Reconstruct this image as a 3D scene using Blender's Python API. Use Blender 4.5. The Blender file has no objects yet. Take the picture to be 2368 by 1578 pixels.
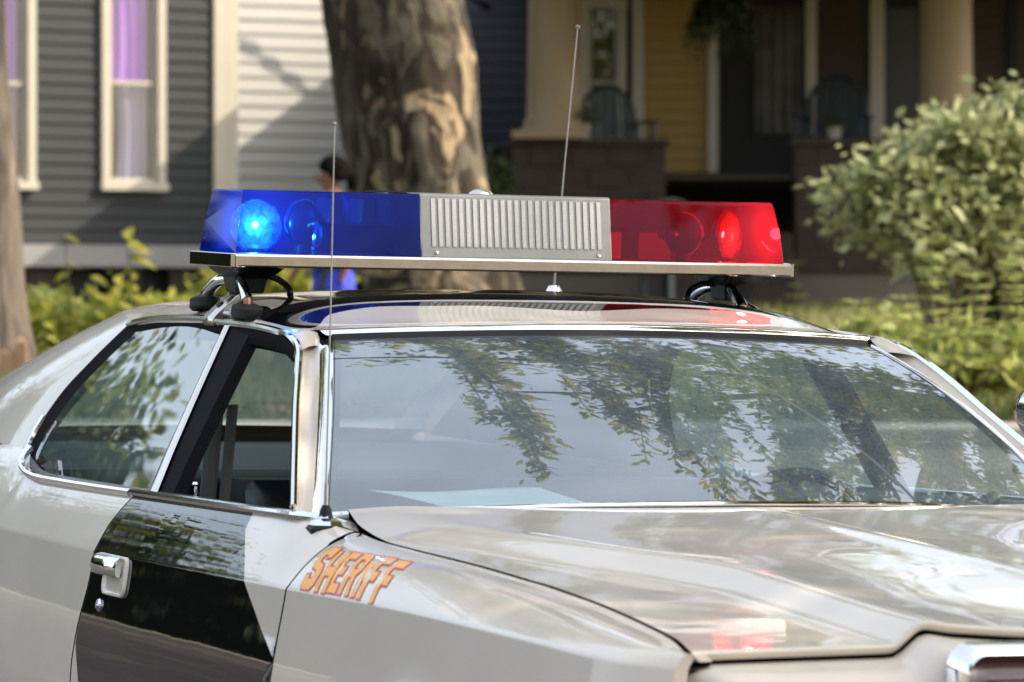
import bpy, bmesh, math, random
import numpy as np
from mathutils import Vector, Matrix

random.seed(7)
RNG = np.random.default_rng(11)
SC = bpy.context.scene
COL = SC.collection
PI = math.pi

# ------------------------------------------------------------------ camera, sky, sun, exposure
CAM_H = 1.3393
F_PX = 9367.4
cam_d = bpy.data.cameras.new('camera')
cam_d.sensor_width = 36.0
cam_d.lens = F_PX / 2368.0 * 36.0
cam_d.clip_start = 0.1
cam_d.clip_end = 3000.0
cam = bpy.data.objects.new('camera', cam_d)
COL.objects.link(cam)
cam.location = (0, 0, CAM_H)
cam.rotation_euler = (PI / 2 - 0.0077, 0, 0)
cam_d.dof.use_dof = True
cam_d.dof.focus_distance = 7.9
cam_d.dof.aperture_fstop = (cam_d.lens / 1000.0) / 0.0185
SC.camera = cam

TO_SUN = Vector((0.75, -0.08, 0.62)).normalized()
sun_el = math.asin(TO_SUN.z)
sun_az = math.atan2(TO_SUN.x, TO_SUN.y)
world = bpy.data.worlds.new('World')
SC.world = world
world.use_nodes = True
wn = world.node_tree
bg = wn.nodes['Background']
sky = wn.nodes.new('ShaderNodeTexSky')
sky.sky_type = 'NISHITA'
sky.sun_disc = False
sky.sun_elevation = sun_el
sky.sun_rotation = sun_az
sky.air_density = 1.0
sky.dust_density = 4.0
sky.ozone_density = 1.0
hz = wn.nodes.new('ShaderNodeMix'); hz.data_type = 'RGBA'; hz.blend_type = 'ADD'   # thin even high haze over the whole sky
hz.inputs[0].default_value = 1.0
hz.inputs[7].default_value = (2.5, 2.55, 2.5, 1)
wn.links.new(sky.outputs[0], hz.inputs[6])
wn.links.new(hz.outputs[2], bg.inputs['Color'])
bg.inputs['Strength'].default_value = 0.15

sun_d = bpy.data.lights.new('sun', 'SUN')
sun_d.energy = 3.6
sun_d.angle = math.radians(0.53)
sun_d.color = (1.0, 0.88, 0.70)
sun = bpy.data.objects.new('sun', sun_d)
COL.objects.link(sun)
sun.rotation_euler = TO_SUN.to_track_quat('Z', 'Y').to_euler()
sun.location = (20, 10, 30)

SC.view_settings.view_transform = 'Standard'
SC.view_settings.look = 'None'
SC.view_settings.gamma = 1.0
SC.view_settings.exposure = 0.97
SC.render.engine = 'CYCLES'
SC.cycles.max_bounces = 10
SC.cycles.transparent_max_bounces = 24
SC.cycles.caustics_reflective = False
SC.cycles.caustics_refractive = False
SC.cycles.use_denoising = True

# ------------------------------------------------------------------ helpers
def W(px, py, d):
    """a point of the street, from the bearing at which it is seen and its distance"""
    return Vector(((px - 1184.0) / F_PX * d, d, CAM_H + (717.0 - py) / F_PX * d))

def ip(x, xs, ys):
    """smooth cubic interpolation through a table"""
    xs = np.asarray(xs, float); ys = np.asarray(ys, float)
    x = np.clip(np.asarray(x, float), xs[0], xs[-1])
    h = np.diff(xs); dl = np.diff(ys) / h
    m = np.zeros_like(ys); m[0] = dl[0]; m[-1] = dl[-1]
    for i in range(1, len(xs) - 1):
        m[i] = 0 if dl[i-1] * dl[i] <= 0 else 2 * dl[i-1] * dl[i] / (dl[i-1] + dl[i])
    i = np.clip(np.searchsorted(xs, x, side='right') - 1, 0, len(xs) - 2)
    t = (x - xs[i]) / h[i]
    return ((2*t**3 - 3*t**2 + 1) * ys[i] + (t**3 - 2*t**2 + t) * h[i] * m[i]
            + (-2*t**3 + 3*t**2) * ys[i+1] + (t**3 - t**2) * h[i] * m[i+1])

def sstep(a, b, x):
    t = np.clip((x - a) / (b - a), 0, 1)
    return t * t * (3 - 2 * t)

def mk(name, V, F, mat, parent=None, smooth=False, mi=None):
    me = bpy.data.meshes.new(name)
    me.from_pydata([tuple(v) for v in V], [], [tuple(f) for f in F])
    mats = mat if isinstance(mat, (list, tuple)) else [mat]
    for m in mats: me.materials.append(m)
    if mi is not None: me.polygons.foreach_set('material_index', list(mi))
    if smooth: me.polygons.foreach_set('use_smooth', [True] * len(me.polygons))
    me.update()
    o = bpy.data.objects.new(name, me)
    COL.objects.link(o)
    if parent is not None: o.parent = parent
    return o

def gridfaces(m, n, base=0, closed=False):
    F = []
    for i in range(m - 1):
        for j in range(n - 1 + (1 if closed else 0)):
            j2 = (j + 1) % n
            F.append((base + i*n + j, base + i*n + j2, base + (i+1)*n + j2, base + (i+1)*n + j))
    return F

def sheet(name, P, mat, parent=None, thick=0.0, mi=None, smooth=True, off=-1):
    P = np.asarray(P, float)
    m, n = P.shape[:2]
    o = mk(name, P.reshape(-1, 3), gridfaces(m, n), mat, parent, smooth, mi)
    if thick:
        s = o.modifiers.new('thickness', 'SOLIDIFY'); s.thickness = thick; s.offset = off
    return o

def frame_along(P):
    P = np.asarray(P, float)
    T = np.gradient(P, axis=0); T /= np.linalg.norm(T, axis=1)[:, None] + 1e-12
    up = np.array([0, 0, 1.0])
    if abs(T[0] @ up) > .9: up = np.array([1.0, 0, 0])
    N = []; v = up - (up @ T[0]) * T[0]; v /= np.linalg.norm(v)
    for t in T:
        v = v - (v @ t) * t; v /= np.linalg.norm(v) + 1e-12
        N.append(v.copy())
    N = np.array(N); B = np.cross(T, N)
    return T, N, B

def smooth_path(P, n):
    P = np.asarray(P, float)
    d = np.r_[0, np.cumsum(np.linalg.norm(np.diff(P, axis=0), axis=1))]
    t = np.linspace(0, d[-1], n)
    return np.stack([ip(t, d, P[:, k]) for k in range(3)], 1)

class MB:
    """collects shapes for one mesh"""
    def __init__(s): s.V = []; s.F = []; s.M = []; s.m = 0
    def add(s, V, F):
        b = len(s.V); s.V += [tuple(v) for v in V]
        s.F += [tuple(b + i for i in f) for f in F]; s.M += [s.m] * len(F); return s
    def box(s, c, d, R=None):
        hx, hy, hz = d[0]/2, d[1]/2, d[2]/2
        V = [Vector((x*hx, y*hy, z*hz)) for x in (-1,1) for y in (-1,1) for z in (-1,1)]
        if R is not None: V = [R @ v for v in V]
        V = [Vector(c) + v for v in V]
        return s.add(V, [(0,1,3,2),(4,6,7,5),(0,4,5,1),(2,3,7,6),(0,2,6,4),(1,5,7,3)])
    def tube(s, P, r, n=10, cap=True, ell=None):
        P = np.asarray(P, float); m = len(P)
        r = np.ones(m) * r if np.isscalar(r) else np.asarray(r, float)
        T, N, B = frame_along(P)
        e = ell or 1.0
        V = []
        for i in range(m):
            for k in range(n):
                a = 2*PI*k/n
                V.append(P[i] + r[i]*(math.cos(a)*N[i] + e*math.sin(a)*B[i]))
        F = gridfaces(m, n, 0, True)
        if cap: F += [tuple(range(n-1, -1, -1)), tuple((m-1)*n + k for k in range(n))]
        return s.add(V, F)
    def lathe(s, prof, n=24, M=None):
        """prof: (r, h) pairs turned about local Z"""
        V = []
        for r, h in prof:
            for k in range(n):
                a = 2*PI*k/n; v = Vector((r*math.cos(a), r*math.sin(a), h)); V.append(M @ v if M else v)
        return s.add(V, gridfaces(len(prof), n, 0, True))
    def grid(s, P):
        P = np.asarray(P, float); m, n = P.shape[:2]
        return s.add(P.reshape(-1, 3), gridfaces(m, n))
    def prism(s, poly, f0, f1):
        """polygon swept between two mappings (list of 2D -> 3D)"""
        n = len(poly); V = [f0(p) for p in poly] + [f1(p) for p in poly]
        F = [tuple(range(n)), tuple(range(2*n-1, n-1, -1))] + [(i, n+i, n+(i+1)%n, (i+1)%n) for i in range(n)]
        return s.add(V, F)
    def build(s, name, mat, parent=None, smooth=False, bevel=0, angle=35):
        o = mk(name, s.V, s.F, mat, parent, smooth, s.M)
        bm = bmesh.new(); bm.from_mesh(o.data); bmesh.ops.recalc_face_normals(bm, faces=bm.faces)
        bm.to_mesh(o.data); bm.free()
        if bevel:
            b = o.modifiers.new('bevel', 'BEVEL'); b.width = bevel; b.segments = 2; b.limit_method = 'ANGLE'; b.angle_limit = math.radians(40)
        if smooth:
            try: o.data.set_sharp_from_angle(angle=math.radians(angle))
            except Exception: pass
        return o

def tag(o, label, cat=None, group=None, kind=None):
    o['label'] = label
    if cat: o['category'] = cat
    if group: o['group'] = group
    if kind: o['kind'] = kind
    return o

def empty(name, loc=(0,0,0), rz=0.0):
    o = bpy.data.objects.new(name, None); COL.objects.link(o)
    o.empty_display_size = 0.2
    o.location = loc; o.rotation_euler = (0, 0, rz)
    return o

def copy_tree(o, parent=None):
    c = o.copy(); COL.objects.link(c); c.parent = parent
    for ch in list(o.children): copy_tree(ch, c)
    return c

def Z_to(v):
    return Vector(v).to_track_quat('Z', 'Y').to_matrix().to_4x4()

# ------------------------------------------------------------------ materials
def pmat(name, col, rough=0.5, metal=0.0, coat=0.0, coat_rough=0.03, spec=0.5, var=0.0, vscale=8.0, bump=0.0, bscale=60.0, col2=None, stretch=None):
    m = bpy.data.materials.new(name); m.use_nodes = True
    nt = m.node_tree; b = nt.nodes['Principled BSDF']
    b.inputs['Base Color'].default_value = (*col, 1)
    b.inputs['Roughness'].default_value = rough
    b.inputs['Metallic'].default_value = metal
    b.inputs['Coat Weight'].default_value = coat
    b.inputs['Coat Roughness'].default_value = coat_rough
    b.inputs['Specular IOR Level'].default_value = spec
    tc = None
    if var or col2 or bump:
        tc = nt.nodes.new('ShaderNodeTexCoord')
        mp = nt.nodes.new('ShaderNodeMapping'); nt.links.new(tc.outputs['Object'], mp.inputs[0])
        if stretch: mp.inputs['Scale'].default_value = stretch
    if var or col2:
        nz = nt.nodes.new('ShaderNodeTexNoise'); nz.inputs['Scale'].default_value = vscale; nz.inputs['Detail'].default_value = 6
        nz.inputs['Roughness'].default_value = 0.6
        nt.links.new(mp.outputs[0], nz.inputs['Vector'])
        rp = nt.nodes.new('ShaderNodeValToRGB')
        c2 = col2 or tuple(max(0, c * (1 - var)) for c in col)
        rp.color_ramp.elements[0].position = 0.32; rp.color_ramp.elements[0].color = (*c2, 1)
        rp.color_ramp.elements[1].position = 0.68; rp.color_ramp.elements[1].color = (*[min(1, c * (1 + (0 if col2 else var * .6))) for c in col], 1)
        nt.links.new(nz.outputs['Fac'], rp.inputs[0]); nt.links.new(rp.outputs[0], b.inputs['Base Color'])
    if bump:
        n2 = nt.nodes.new('ShaderNodeTexNoise'); n2.inputs['Scale'].default_value = bscale; n2.inputs['Detail'].default_value = 5
        nt.links.new(mp.outputs[0], n2.inputs['Vector'])
        bp = nt.nodes.new('ShaderNodeBump'); bp.inputs['Strength'].default_value = bump; bp.inputs['Distance'].default_value = 0.02
        nt.links.new(n2.outputs['Fac'], bp.inputs['Height']); nt.links.new(bp.outputs[0], b.inputs['Normal'])
    return m

def glassmat(name, tint, ior=1.5, rough=0.0, gloss=(1,1,1), haze=0.0, hazecol=(.8,.85,.85), sides=2):
    """a thin pane: clear tint plus Fresnel mirror, optionally a diffuse veil for painted sky glare or lens scatter"""
    m = bpy.data.materials.new(name); m.use_nodes = True
    nt = m.node_tree; nt.nodes.clear()
    out = nt.nodes.new('ShaderNodeOutputMaterial')
    tr = nt.nodes.new('ShaderNodeBsdfTransparent'); tr.inputs[0].default_value = (*tint, 1)
    gl = nt.nodes.new('ShaderNodeBsdfGlossy'); gl.inputs['Color'].default_value = (*gloss, 1); gl.inputs['Roughness'].default_value = rough
    fr = nt.nodes.new('ShaderNodeFresnel'); fr.inputs['IOR'].default_value = ior
    geo = nt.nodes.new('ShaderNodeNewGeometry')
    # keep the same mirror on both faces of the thin pane
    neg = nt.nodes.new('ShaderNodeVectorMath'); neg.operation = 'SCALE'
    mr = nt.nodes.new('ShaderNodeMapRange'); mr.inputs[3].default_value = 1; mr.inputs[4].default_value = -1
    nt.links.new(geo.outputs['Backfacing'], mr.inputs[0]); nt.links.new(geo.outputs['Normal'], neg.inputs[0]); nt.links.new(mr.outputs[0], neg.inputs['Scale'])
    nt.links.new(geo.outputs['Normal'], fr.inputs['Normal'])
    mx = nt.nodes.new('ShaderNodeMixShader')
    lw = nt.nodes.new('ShaderNodeLayerWeight'); 
    # Schlick curve from the facing angle, so that the back of the pane behaves as the front
    lw.inputs['Blend'].default_value = 0.5
    inv = nt.nodes.new('ShaderNodeMath'); inv.operation = 'POWER'; inv.inputs[1].default_value = 4.2
    nt.links.new(lw.outputs['Facing'], inv.inputs[0])
    f0 = ((ior - 1) / (ior + 1)) ** 2 * sides
    r = nt.nodes.new('ShaderNodeMapRange'); r.inputs[3].default_value = f0; r.inputs[4].default_value = 1.0
    nt.links.new(inv.outputs[0], r.inputs[0])
    nt.links.new(r.outputs[0], mx.inputs[0]); nt.links.new(tr.outputs[0], mx.inputs[1]); nt.links.new(gl.outputs[0], mx.inputs[2])
    last = mx
    if haze:
        df = nt.nodes.new('ShaderNodeBsdfDiffuse'); df.inputs[0].default_value = (*hazecol, 1)
        tl = nt.nodes.new('ShaderNodeBsdfTranslucent'); tl.inputs[0].default_value = (*hazecol, 1)
        dt = nt.nodes.new('ShaderNodeMixShader'); nt.links.new(df.outputs[0], dt.inputs[1]); nt.links.new(tl.outputs[0], dt.inputs[2])
        m2 = nt.nodes.new('ShaderNodeMixShader'); m2.inputs[0].default_value = haze
        # the diffuse veil lies under the mirror of the surface
        nt.links.new(tr.outputs[0], m2.inputs[1]); nt.links.new(dt.outputs[0], m2.inputs[2]); nt.links.new(m2.outputs[0], mx.inputs[1])
    for n in (fr, neg, mr, geo): nt.nodes.remove(n)
    nt.links.new(last.outputs[0], out.inputs[0])
    return m

def leafmat(name, cols, trans=0.45, rough=0.5):
    m = bpy.data.materials.new(name); m.use_nodes = True
    nt = m.node_tree; nt.nodes.clear()
    out = nt.nodes.new('ShaderNodeOutputMaterial')
    geo = nt.nodes.new('ShaderNodeNewGeometry')
    rp = nt.nodes.new('ShaderNodeValToRGB')
    el = rp.color_ramp.elements
    while len(el) < len(cols): el.new(0.5)
    for i, c in enumerate(cols):
        el[i].position = i / max(1, len(cols) - 1); el[i].color = (*c, 1)
    nt.links.new(geo.outputs['Random Per Island'], rp.inputs[0])
    p = nt.nodes.new('ShaderNodeBsdfPrincipled'); p.inputs['Roughness'].default_value = rough; p.inputs['Specular IOR Level'].default_value = .35
    t = nt.nodes.new('ShaderNodeBsdfTranslucent')
    nt.links.new(rp.outputs[0], p.inputs['Base Color']); nt.links.new(rp.outputs[0], t.inputs[0])
    mx = nt.nodes.new('ShaderNodeMixShader'); mx.inputs[0].default_value = trans
    nt.links.new(p.outputs[0], mx.inputs[1]); nt.links.new(t.outputs[0], mx.inputs[2]); nt.links.new(mx.outputs[0], out.inputs[0])
    return m

PAINT = pmat('white_paint', (.585, .515, .425), .45, 0, .9, .018, .2, var=.06, vscale=3.0)
BLACKP = pmat('black_paint', (.004, .004, .005), .40, 0, 1.0, .02, spec=0.0)
def dust_coat(m, lo, hi, scale):
    nt = m.node_tree; p = nt.nodes['Principled BSDF']
    tc = nt.nodes.new('ShaderNodeTexCoord'); n = nt.nodes.new('ShaderNodeTexNoise'); n.inputs['Scale'].default_value = scale; n.inputs['Detail'].default_value = 8; n.inputs['Roughness'].default_value = .7
    nt.links.new(tc.outputs['Object'], n.inputs['Vector'])
    r = nt.nodes.new('ShaderNodeMapRange'); r.inputs[1].default_value = .35; r.inputs[2].default_value = .75; r.inputs[3].default_value = lo; r.inputs[4].default_value = hi
    nt.links.new(n.outputs['Fac'], r.inputs[0]); nt.links.new(r.outputs[0], p.inputs['Coat Roughness'])
    w = nt.nodes.new('ShaderNodeTexNoise'); w.inputs['Scale'].default_value = 5.5; w.inputs['Detail'].default_value = 2; nt.links.new(tc.outputs['Object'], w.inputs['Vector'])
    bp = nt.nodes.new('ShaderNodeBump'); bp.inputs['Strength'].default_value = .10; bp.inputs['Distance'].default_value = .006   # slight panel ripple of old sheet metal
    nt.links.new(w.outputs['Fac'], bp.inputs['Height']); nt.links.new(bp.outputs[0], p.inputs['Coat Normal'])
dust_coat(PAINT, .012, .065, 7.0); dust_coat(BLACKP, .012, .06, 7.0)
CHROME = pmat('chrome', (.80, .81, .83), .06, 1.0, var=.05, vscale=30)
STEEL = pmat('stainless', (.66, .62, .56), .24, 1.0, var=.08, vscale=14)
ALU = pmat('brushed_tray', (.52, .48, .45), .11, 1.0, var=.12, vscale=25)
SPKM = pmat('speaker_steel', (.26, .25, .23), .38, 1.0, var=.1, vscale=20)
RUBBER = pmat('rubber', (.012, .012, .013), .6, spec=.25, var=.2)
BLACKIN = pmat('black_weatherstrip', (.006, .006, .007), .8, spec=.08)
WHIP = pmat('dull_steel', (.30, .29, .27), .35, .9)
GAPM = pmat('shut_line_dark', (.003, .003, .003), 1.0, spec=0.0)
BLACKPL = pmat('black_plastic', (.012, .012, .014), .42)
VINYL = pmat('black_vinyl', (.014, .017, .021), .38, var=.2, vscale=6, bump=.06, bscale=180)
NAVY = pmat('dark_headliner', (.02, .022, .026), .9)
GREYBELT = pmat('grey_webbing', (.16, .16, .15), .8, bump=.1, bscale=400)
GLASS = glassmat('tinted_glass', (.56, .69, .69), 1.85, haze=.21, hazecol=(.60, .76, .92))  # haze paints pale blue sky glare into the windshield and rear window
SIDEGLASS = glassmat('side_glass', (.74, .86, .83), 1.45, haze=.10, hazecol=(.62, .76, .84))  # haze paints a pale veil of glare into the quarter glass
LAMPGLASS = glassmat('clear_glass', (.92, .94, .95), 1.5)
PAPER = pmat('white_paper', (.80, .80, .78), .8)
ORANGE = pmat('orange_vinyl', (.80, .34, .04), .5, 0, .15, .2)
REDV = pmat('red_vinyl', (.50, .055, .045), .5, 0, .15, .2)

# ------------------------------------------------------------------ ground
def ground_z(d):
    return ip(d, [-400, 10.5, 13, 18, 20, 20.25, 28, 36, 46, 70, 1500], [0, 0, .16, .57, .66, .66, .74, .92, 1.22, 1.5, 1.6])

ASPH = pmat('asphalt', (.115, .094, .072), .85, var=.3, vscale=5, bump=.3, bscale=90)
CONC = pmat('concrete', (.30, .28, .255), .85, var=.2, vscale=3, bump=.15, bscale=60)
SOIL = pmat('lawn_soil', (.10, .115, .035), .95, col2=(.20, .15, .07), vscale=.8, bump=.4, bscale=30)
xs = np.r_[-800, -200, -60, np.linspace(-30, 30, 25), 60, 200, 800]
def strip(name, d0, d1, n, dz, mat):
    ds = np.linspace(d0, d1, n)
    P = np.array([[(x, d, float(ground_z(d)) + dz) for x in xs] for d in ds])
    o = sheet(name, P, mat); o['kind'] = 'structure'; return o
tag(strip('road', -14, 20.0, 40, 0.0, ASPH), 'dark asphalt street under and around the car', kind='structure')
mb = MB()
for x0 in np.arange(-45, 45, 3.0):
    prof = [(20.0, -.15), (20.0, .09), (20.03, .115), (20.17, .12), (20.17, -.15)]
    V = [(x, p[0], .66 + p[1]) for x in (x0, x0 + 2.985) for p in prof]
    mb.add(V, gridfaces(2, 5) + [(0,1,2,3,4), (9,8,7,6,5)])
tag(mb.build('kerb', CONC), 'pale concrete kerb along the far side of the street', kind='structure')
lawn_ds = np.r_[20.17, 20.6, 22, 25, 28, 32, 36, 41, 46, 55, 70, 120, 400, 1500]
P = np.array([[(x, d, float(ground_z(max(d, 20.3))) + .11 + .05*math.sin(x*1.7 + d)*(d > 21)) for x in xs] for d in lawn_ds])
o = sheet('lawn', P, SOIL); tag(o, 'sunlit grassy front yards rising behind the street', kind='structure')
P = np.array([[(x, d, .10) for x in xs] for d in np.r_[-1500, -300, -60, -30, -14]])
o = sheet('verge', P, SOIL); tag(o, 'grass verge on the near side of the street', kind='structure')

# ------------------------------------------------------------------ the car
TH, TX, DCAR, ROLL = .3596, -.0551, 8.5, -.0137
car = empty('sheriff_car', (TX, DCAR, 0))
car.rotation_euler = (ROLL, 0, TH - PI / 2)
tag(car, 'white and black vintage sheriff car with orange fender lettering parked across the street view', 'car')

def yz_gh(z):  # leaning plane of the side windows
    return np.interp(z, [.9, .975, 1.05, 1.155, 1.25, 1.31, 1.36], [-.84, -.80, -.762, -.705, -.652, -.618, -.59])

CUT_X = [1.10, 1.17, 1.419, 1.551, 1.686, 1.811, 1.943, 2.088, 2.194, 2.317, 2.415, 2.629, 2.751, 2.887, 3.0]
CUT_Y = [.700, .712, .762, .772, .760, .742, .727, .718, .711, .711, .714, .731, .747, .780, .80]
def cut_y(x): return ip(x, CUT_X, CUT_Y)
def edge_z(x): return ip(x, [1.1, 1.17, 1.5, 2.0, 2.65, 2.9, 3.0], [.969, .964, .945, .916, .875, .859, .852])

ZC = .857
def crease_y(x): return ip(x, [-2.75, -2.2, -1.2, .3, 2.0, 2.6, 2.88, 2.97], [.86, .895, .915, .917, .917, .910, .885, .83])
def crease_z(x): return ip(x, [-2.75, -1.5, -.5, .3, 1.3, 2.1, 2.6, 2.97], [.86, .858, .856, .851, .857, .863, .858, .845])
def top_edge(x):
    """upper edge of the body side: belt, then the hood cut line"""
    y = ip(x, [-2.75, -1.7, -1.0, -.80, -.62, -.4, 1.18, 1.30, 1.47], [.74, .775, .797, .80, .836, .84, .84, .832, .775])
    z = ip(x, [-2.75, -1.7, -1.0, -.82, -.66, -.5, 0, 1.2, 1.30, 1.47], [.985, 1.01, 1.022, 1.02, .985, .966, .966, .971, .970, .949])
    k = np.clip((x - 1.30) / .17, 0, 1)
    return np.where(x > 1.47, cut_y(x) + .0045, y), np.where(x > 1.47, edge_z(x) , z)
LOW_DZ = [0, .020, .05, .10, .17, .27, .40, .56, .66]
LOW_DY = [0, -.0028, -.0070, -.0140, -.0228, -.0250, -.010, .030, .062]
def body_pt(x, h, sg=-1):
    """h in 0..1 climbs from the crease to the top edge; h<0 goes down the flank in metres"""
    cy, cz = float(crease_y(x)), float(crease_z(x))
    if h >= 0:
        ty, tz = top_edge(np.array(x)); ty, tz = float(ty), float(tz)
        p = float(ip(x, [-1, 1.2, 1.6, 2.0, 2.6], [1.12, 1.25, 2.6, 3.3, 3.0]))
        fz = 1 - (1 - h) ** p
        y = cy + (ty - cy) * h; z = cz + (tz - cz) * fz + .012 * math.sin(PI * h) * float(sstep(1.45, 2.0, x))
    else:
        y = cy - float(ip(-h, LOW_DZ, LOW_DY)); z = cz + h
    return (x, sg * y, z)

WHEEL_X = {'front': 2.16, 'rear': -1.25}
ARCH_R, ARCH_Z = .384, .338
def low_limit(x):
    z = .24
    for wx in WHEEL_X.values():
        d = abs(x - wx)
        if d < ARCH_R: z = max(z, ARCH_Z + math.sqrt(ARCH_R**2 - d*d))
    return z

def side_patch(name, zones, mats, sg, hs_low=16, hs_up=20, arch=True, roll_in=True):
    """zones: list of (xl(zn), xr(zn), ncols, material); zn is a nominal height .24...97"""
    cols = []; cm = []
    for (xl, xr, n, m) in zones:
        for i in range(n if len(cols) else n + 1):
            pass
    rows = []; ra = []; rb_ = []
    vs = [('l', t) for t in np.linspace(1, 0, hs_low, endpoint=False)] + [('f', t) for t in (.075, .05, .03, .016, .007, .003)] + [('u', t) for t in np.linspace(0, 1, hs_up)]
    for kind, t in vs:
        row = []
        zn = (ZC - .1 - t * (ZC - .1 - .24)) if kind == 'l' else ZC - t if kind == 'f' else ZC + t * .11
        first = True
        for (xl, xr, n, m) in zones:
            a, b = xl(zn), xr(zn)
            for i in range(n + 1):
                if not first and i == 0: continue
                first = False
                x = a + (b - a) * i / n
                if kind == 'u': p = body_pt(x, t, sg)
                elif kind == 'f': p = body_pt(x, -t, sg)
                else:
                    lim = low_limit(x) if arch else .24
                    depth = .085 + (float(crease_z(x)) - .085 - lim) * t
                    p = list(body_pt(x, -max(depth, 1e-4), sg))
                    if arch and lim > .25:   # pressed lip round the wheel opening
                        e = p[2] - lim
                        p[1] += sg * .007 * math.exp(-((e - .012) / .03) ** 2) * min(1, (lim - .25) / .12)
                row.append(p)
        if roll_in:
            a, b = row[0], row[-1]
            ra.append([a, (a[0] + .002, a[1] - sg * .02, a[2])]); rb_.append([b, (b[0] - .002, b[1] - sg * .02, b[2])])
        rows.append(row)
    rows = [[(p[0], p[1] - sg * .03, p[2] - .004) for p in rows[0]]] + rows
    nc = len(rows[0]) - 1
    mcol = []
    for (xl, xr, n, m) in zones: mcol += [m] * n
    for fold, side_x in ((ra, rows[8][0][0]), (rb_, rows[8][-1][0])): sheet('panel_edge', fold, PAINT if abs(side_x) > 2.5 else GAPM, car)
    mi = mcol * (len(rows) - 1)
    o = sheet(name, rows, mats, car, mi=mi)
    return o

dr_rear = lambda z: float(ip(z, [.24, .60, .67, .712, .847, .895, .944, .97], [.13, .150, .176, .193, .229, .222, .246, .262]))
dr_front = lambda z: float(ip(z, [.24, .735, .863, .933, .967], [1.46, 1.475, 1.488, 1.468, 1.45]))
blk_front = lambda z: min(float(np.interp(z, [.20, .735, .859, .928, .948, .967], [2.40, 1.472, 1.241, 1.085, 1.072, 1.05])), dr_front(z) - .001)
blk_rear = lambda z: max(float(np.interp(z, [.24, .669, .70], [.36, .176, .176])), dr_rear(z) + .0005)
GAP = .0042
for sg in (-1, 1):
    d = side_patch('door', [(lambda z: dr_rear(z) + GAP, lambda z: max(blk_rear(z), dr_rear(z) + GAP + .0004), 2, 0),
                            (lambda z: max(blk_rear(z), dr_rear(z) + GAP + .0004), blk_front, 26, 1),
                            (blk_front, lambda z: dr_front(z) - GAP, 12, 0)], [PAINT, BLACKP], sg, arch=False)
    if sg < 0: DOOR = d; d['label'] = 'black door panel with pale corners and chrome pull handle'
    q = side_patch('rear_quarter', [(lambda z: -2.75, lambda z: -.62, 70, 0), (lambda z: -.62, lambda z: dr_rear(z) - GAP, 30, 0)], [PAINT], sg)
    f = side_patch('front_fender', [(lambda z: dr_front(z) + GAP, lambda z: 2.965, 70, 0)], [PAINT], sg)
    if sg < 0: FENDER = f; f['label'] = 'pale front fender with orange slanted lettering'
    # dark jamb strips behind the shut lines
    for fn in (dr_rear, dr_front):
        mb = MB()
        V = []
        for z in np.linspace(.26, .955, 40):
            h = (z - ZC) / .11
            x = fn(z)
            p = body_pt(x, h if h >= 0 else -(ZC - z), sg)
            for dx in (-.02, .02): V.append((x + dx, p[1] - sg * .017, p[2]))
        mb.add(V, gridfaces(40, 2))
        jm = mb.build('door_jamb', GAPM, car, True)

# roof -------------------------------------------------------------
YE = .612
def head_x(y): return .700 - .09 * (np.abs(y) / .585) ** 2
def roof_zc(x): return ip(x, [-1.30, -1.15, -.9, -.5, -.1, .2, .45, .6, .70], [1.322, 1.340, 1.361, 1.377, 1.3825, 1.374, 1.352, 1.332, 1.311])
def roof_ze(x): return ip(x, [-1.3, -1.2, -.95, -.80, -.62, -.35, -.05, .075, .33, .52, .64, .75], [1.305, 1.314, 1.330, 1.324, 1.309, 1.316, 1.316, 1.311, 1.302, 1.291, 1.283, 1.275])
def roof_z(x, y):
    k = np.clip(np.abs(y) / YE, 0, 1)
    z = roof_ze(x) + (roof_zc(x) - roof_ze(x)) * (1 - .35*k**2.2 - .65*k**7)
    w = sstep(.30, 0.0, head_x(y) - x)
    zf = 1.3105 - .017 * (np.abs(y) / .58) ** 2
    return z * (1 - w) + zf * w
def roof_end(y): return -1.20 - .02 * (np.abs(y)/.6)**2
def blk_r(y): return ip(np.abs(y), [0, .36, .46, .53, .58, .62], [-1.0, -.95, -.30, -.10, .03, .06])
def blk_f(y): return ip(np.abs(y), [0, .03, .2, .3, .42, .50, .56, .62], [.50, .497, .455, .443, .42, .43, .52, .56])
ys = np.r_[np.linspace(-YE, -.48, 22), np.linspace(-.47, .47, 50), np.linspace(.48, YE, 22)]
rows = []; rmat = []
zones = [(roof_end, blk_r, 22, 0), (blk_r, blk_f, 34, 1), (blk_f, lambda y: head_x(y) - .004, 16, 0)]
for zi, (a, b, n, m) in enumerate(zones):
    for i in range(n + 1):
        if zi and i == 0: continue
        xx = a(ys) + (b(ys) - a(ys)) * i / n
        rows.append([(float(x), float(y * (1 - .17 * sstep(-.60, -1.2, x))), float(roof_z(x, y))) for x, y in zip(xx, ys)])
for (a, b, n, m) in zones: rmat += [m] * n * (len(ys) - 1)
ROOF = sheet('roof', rows, [PAINT, BLACKP], car, mi=rmat)
ROOF['label'] = 'pale roof with a gloss black painted band under the light bar'
hl = [[(x, y * .985, z - .03) for (x, y, z) in r] for r in rows[::4]]
sheet('headliner', hl, NAVY, car)

# windshield -------------------------------------------------------
def ws(s, t):
    b = np.array([1.30 - .13 * (.742 * t / .72) ** 2, .742 * t, .988 - .024 * t * t])
    h = np.array([.72 - .083 * t * t, .563 * t, 1.29 - .015 * t * t])
    k = .030 * 4 * s * (1 - s)
    return b * (1 - s) + h * s + k * np.array([.45, 0, .89])
P = [[ws(s, t) for t in np.linspace(-1, 1, 73)] for s in np.linspace(-.01, 1, 33)]
sheet('windshield', P, GLASS, car)
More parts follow.
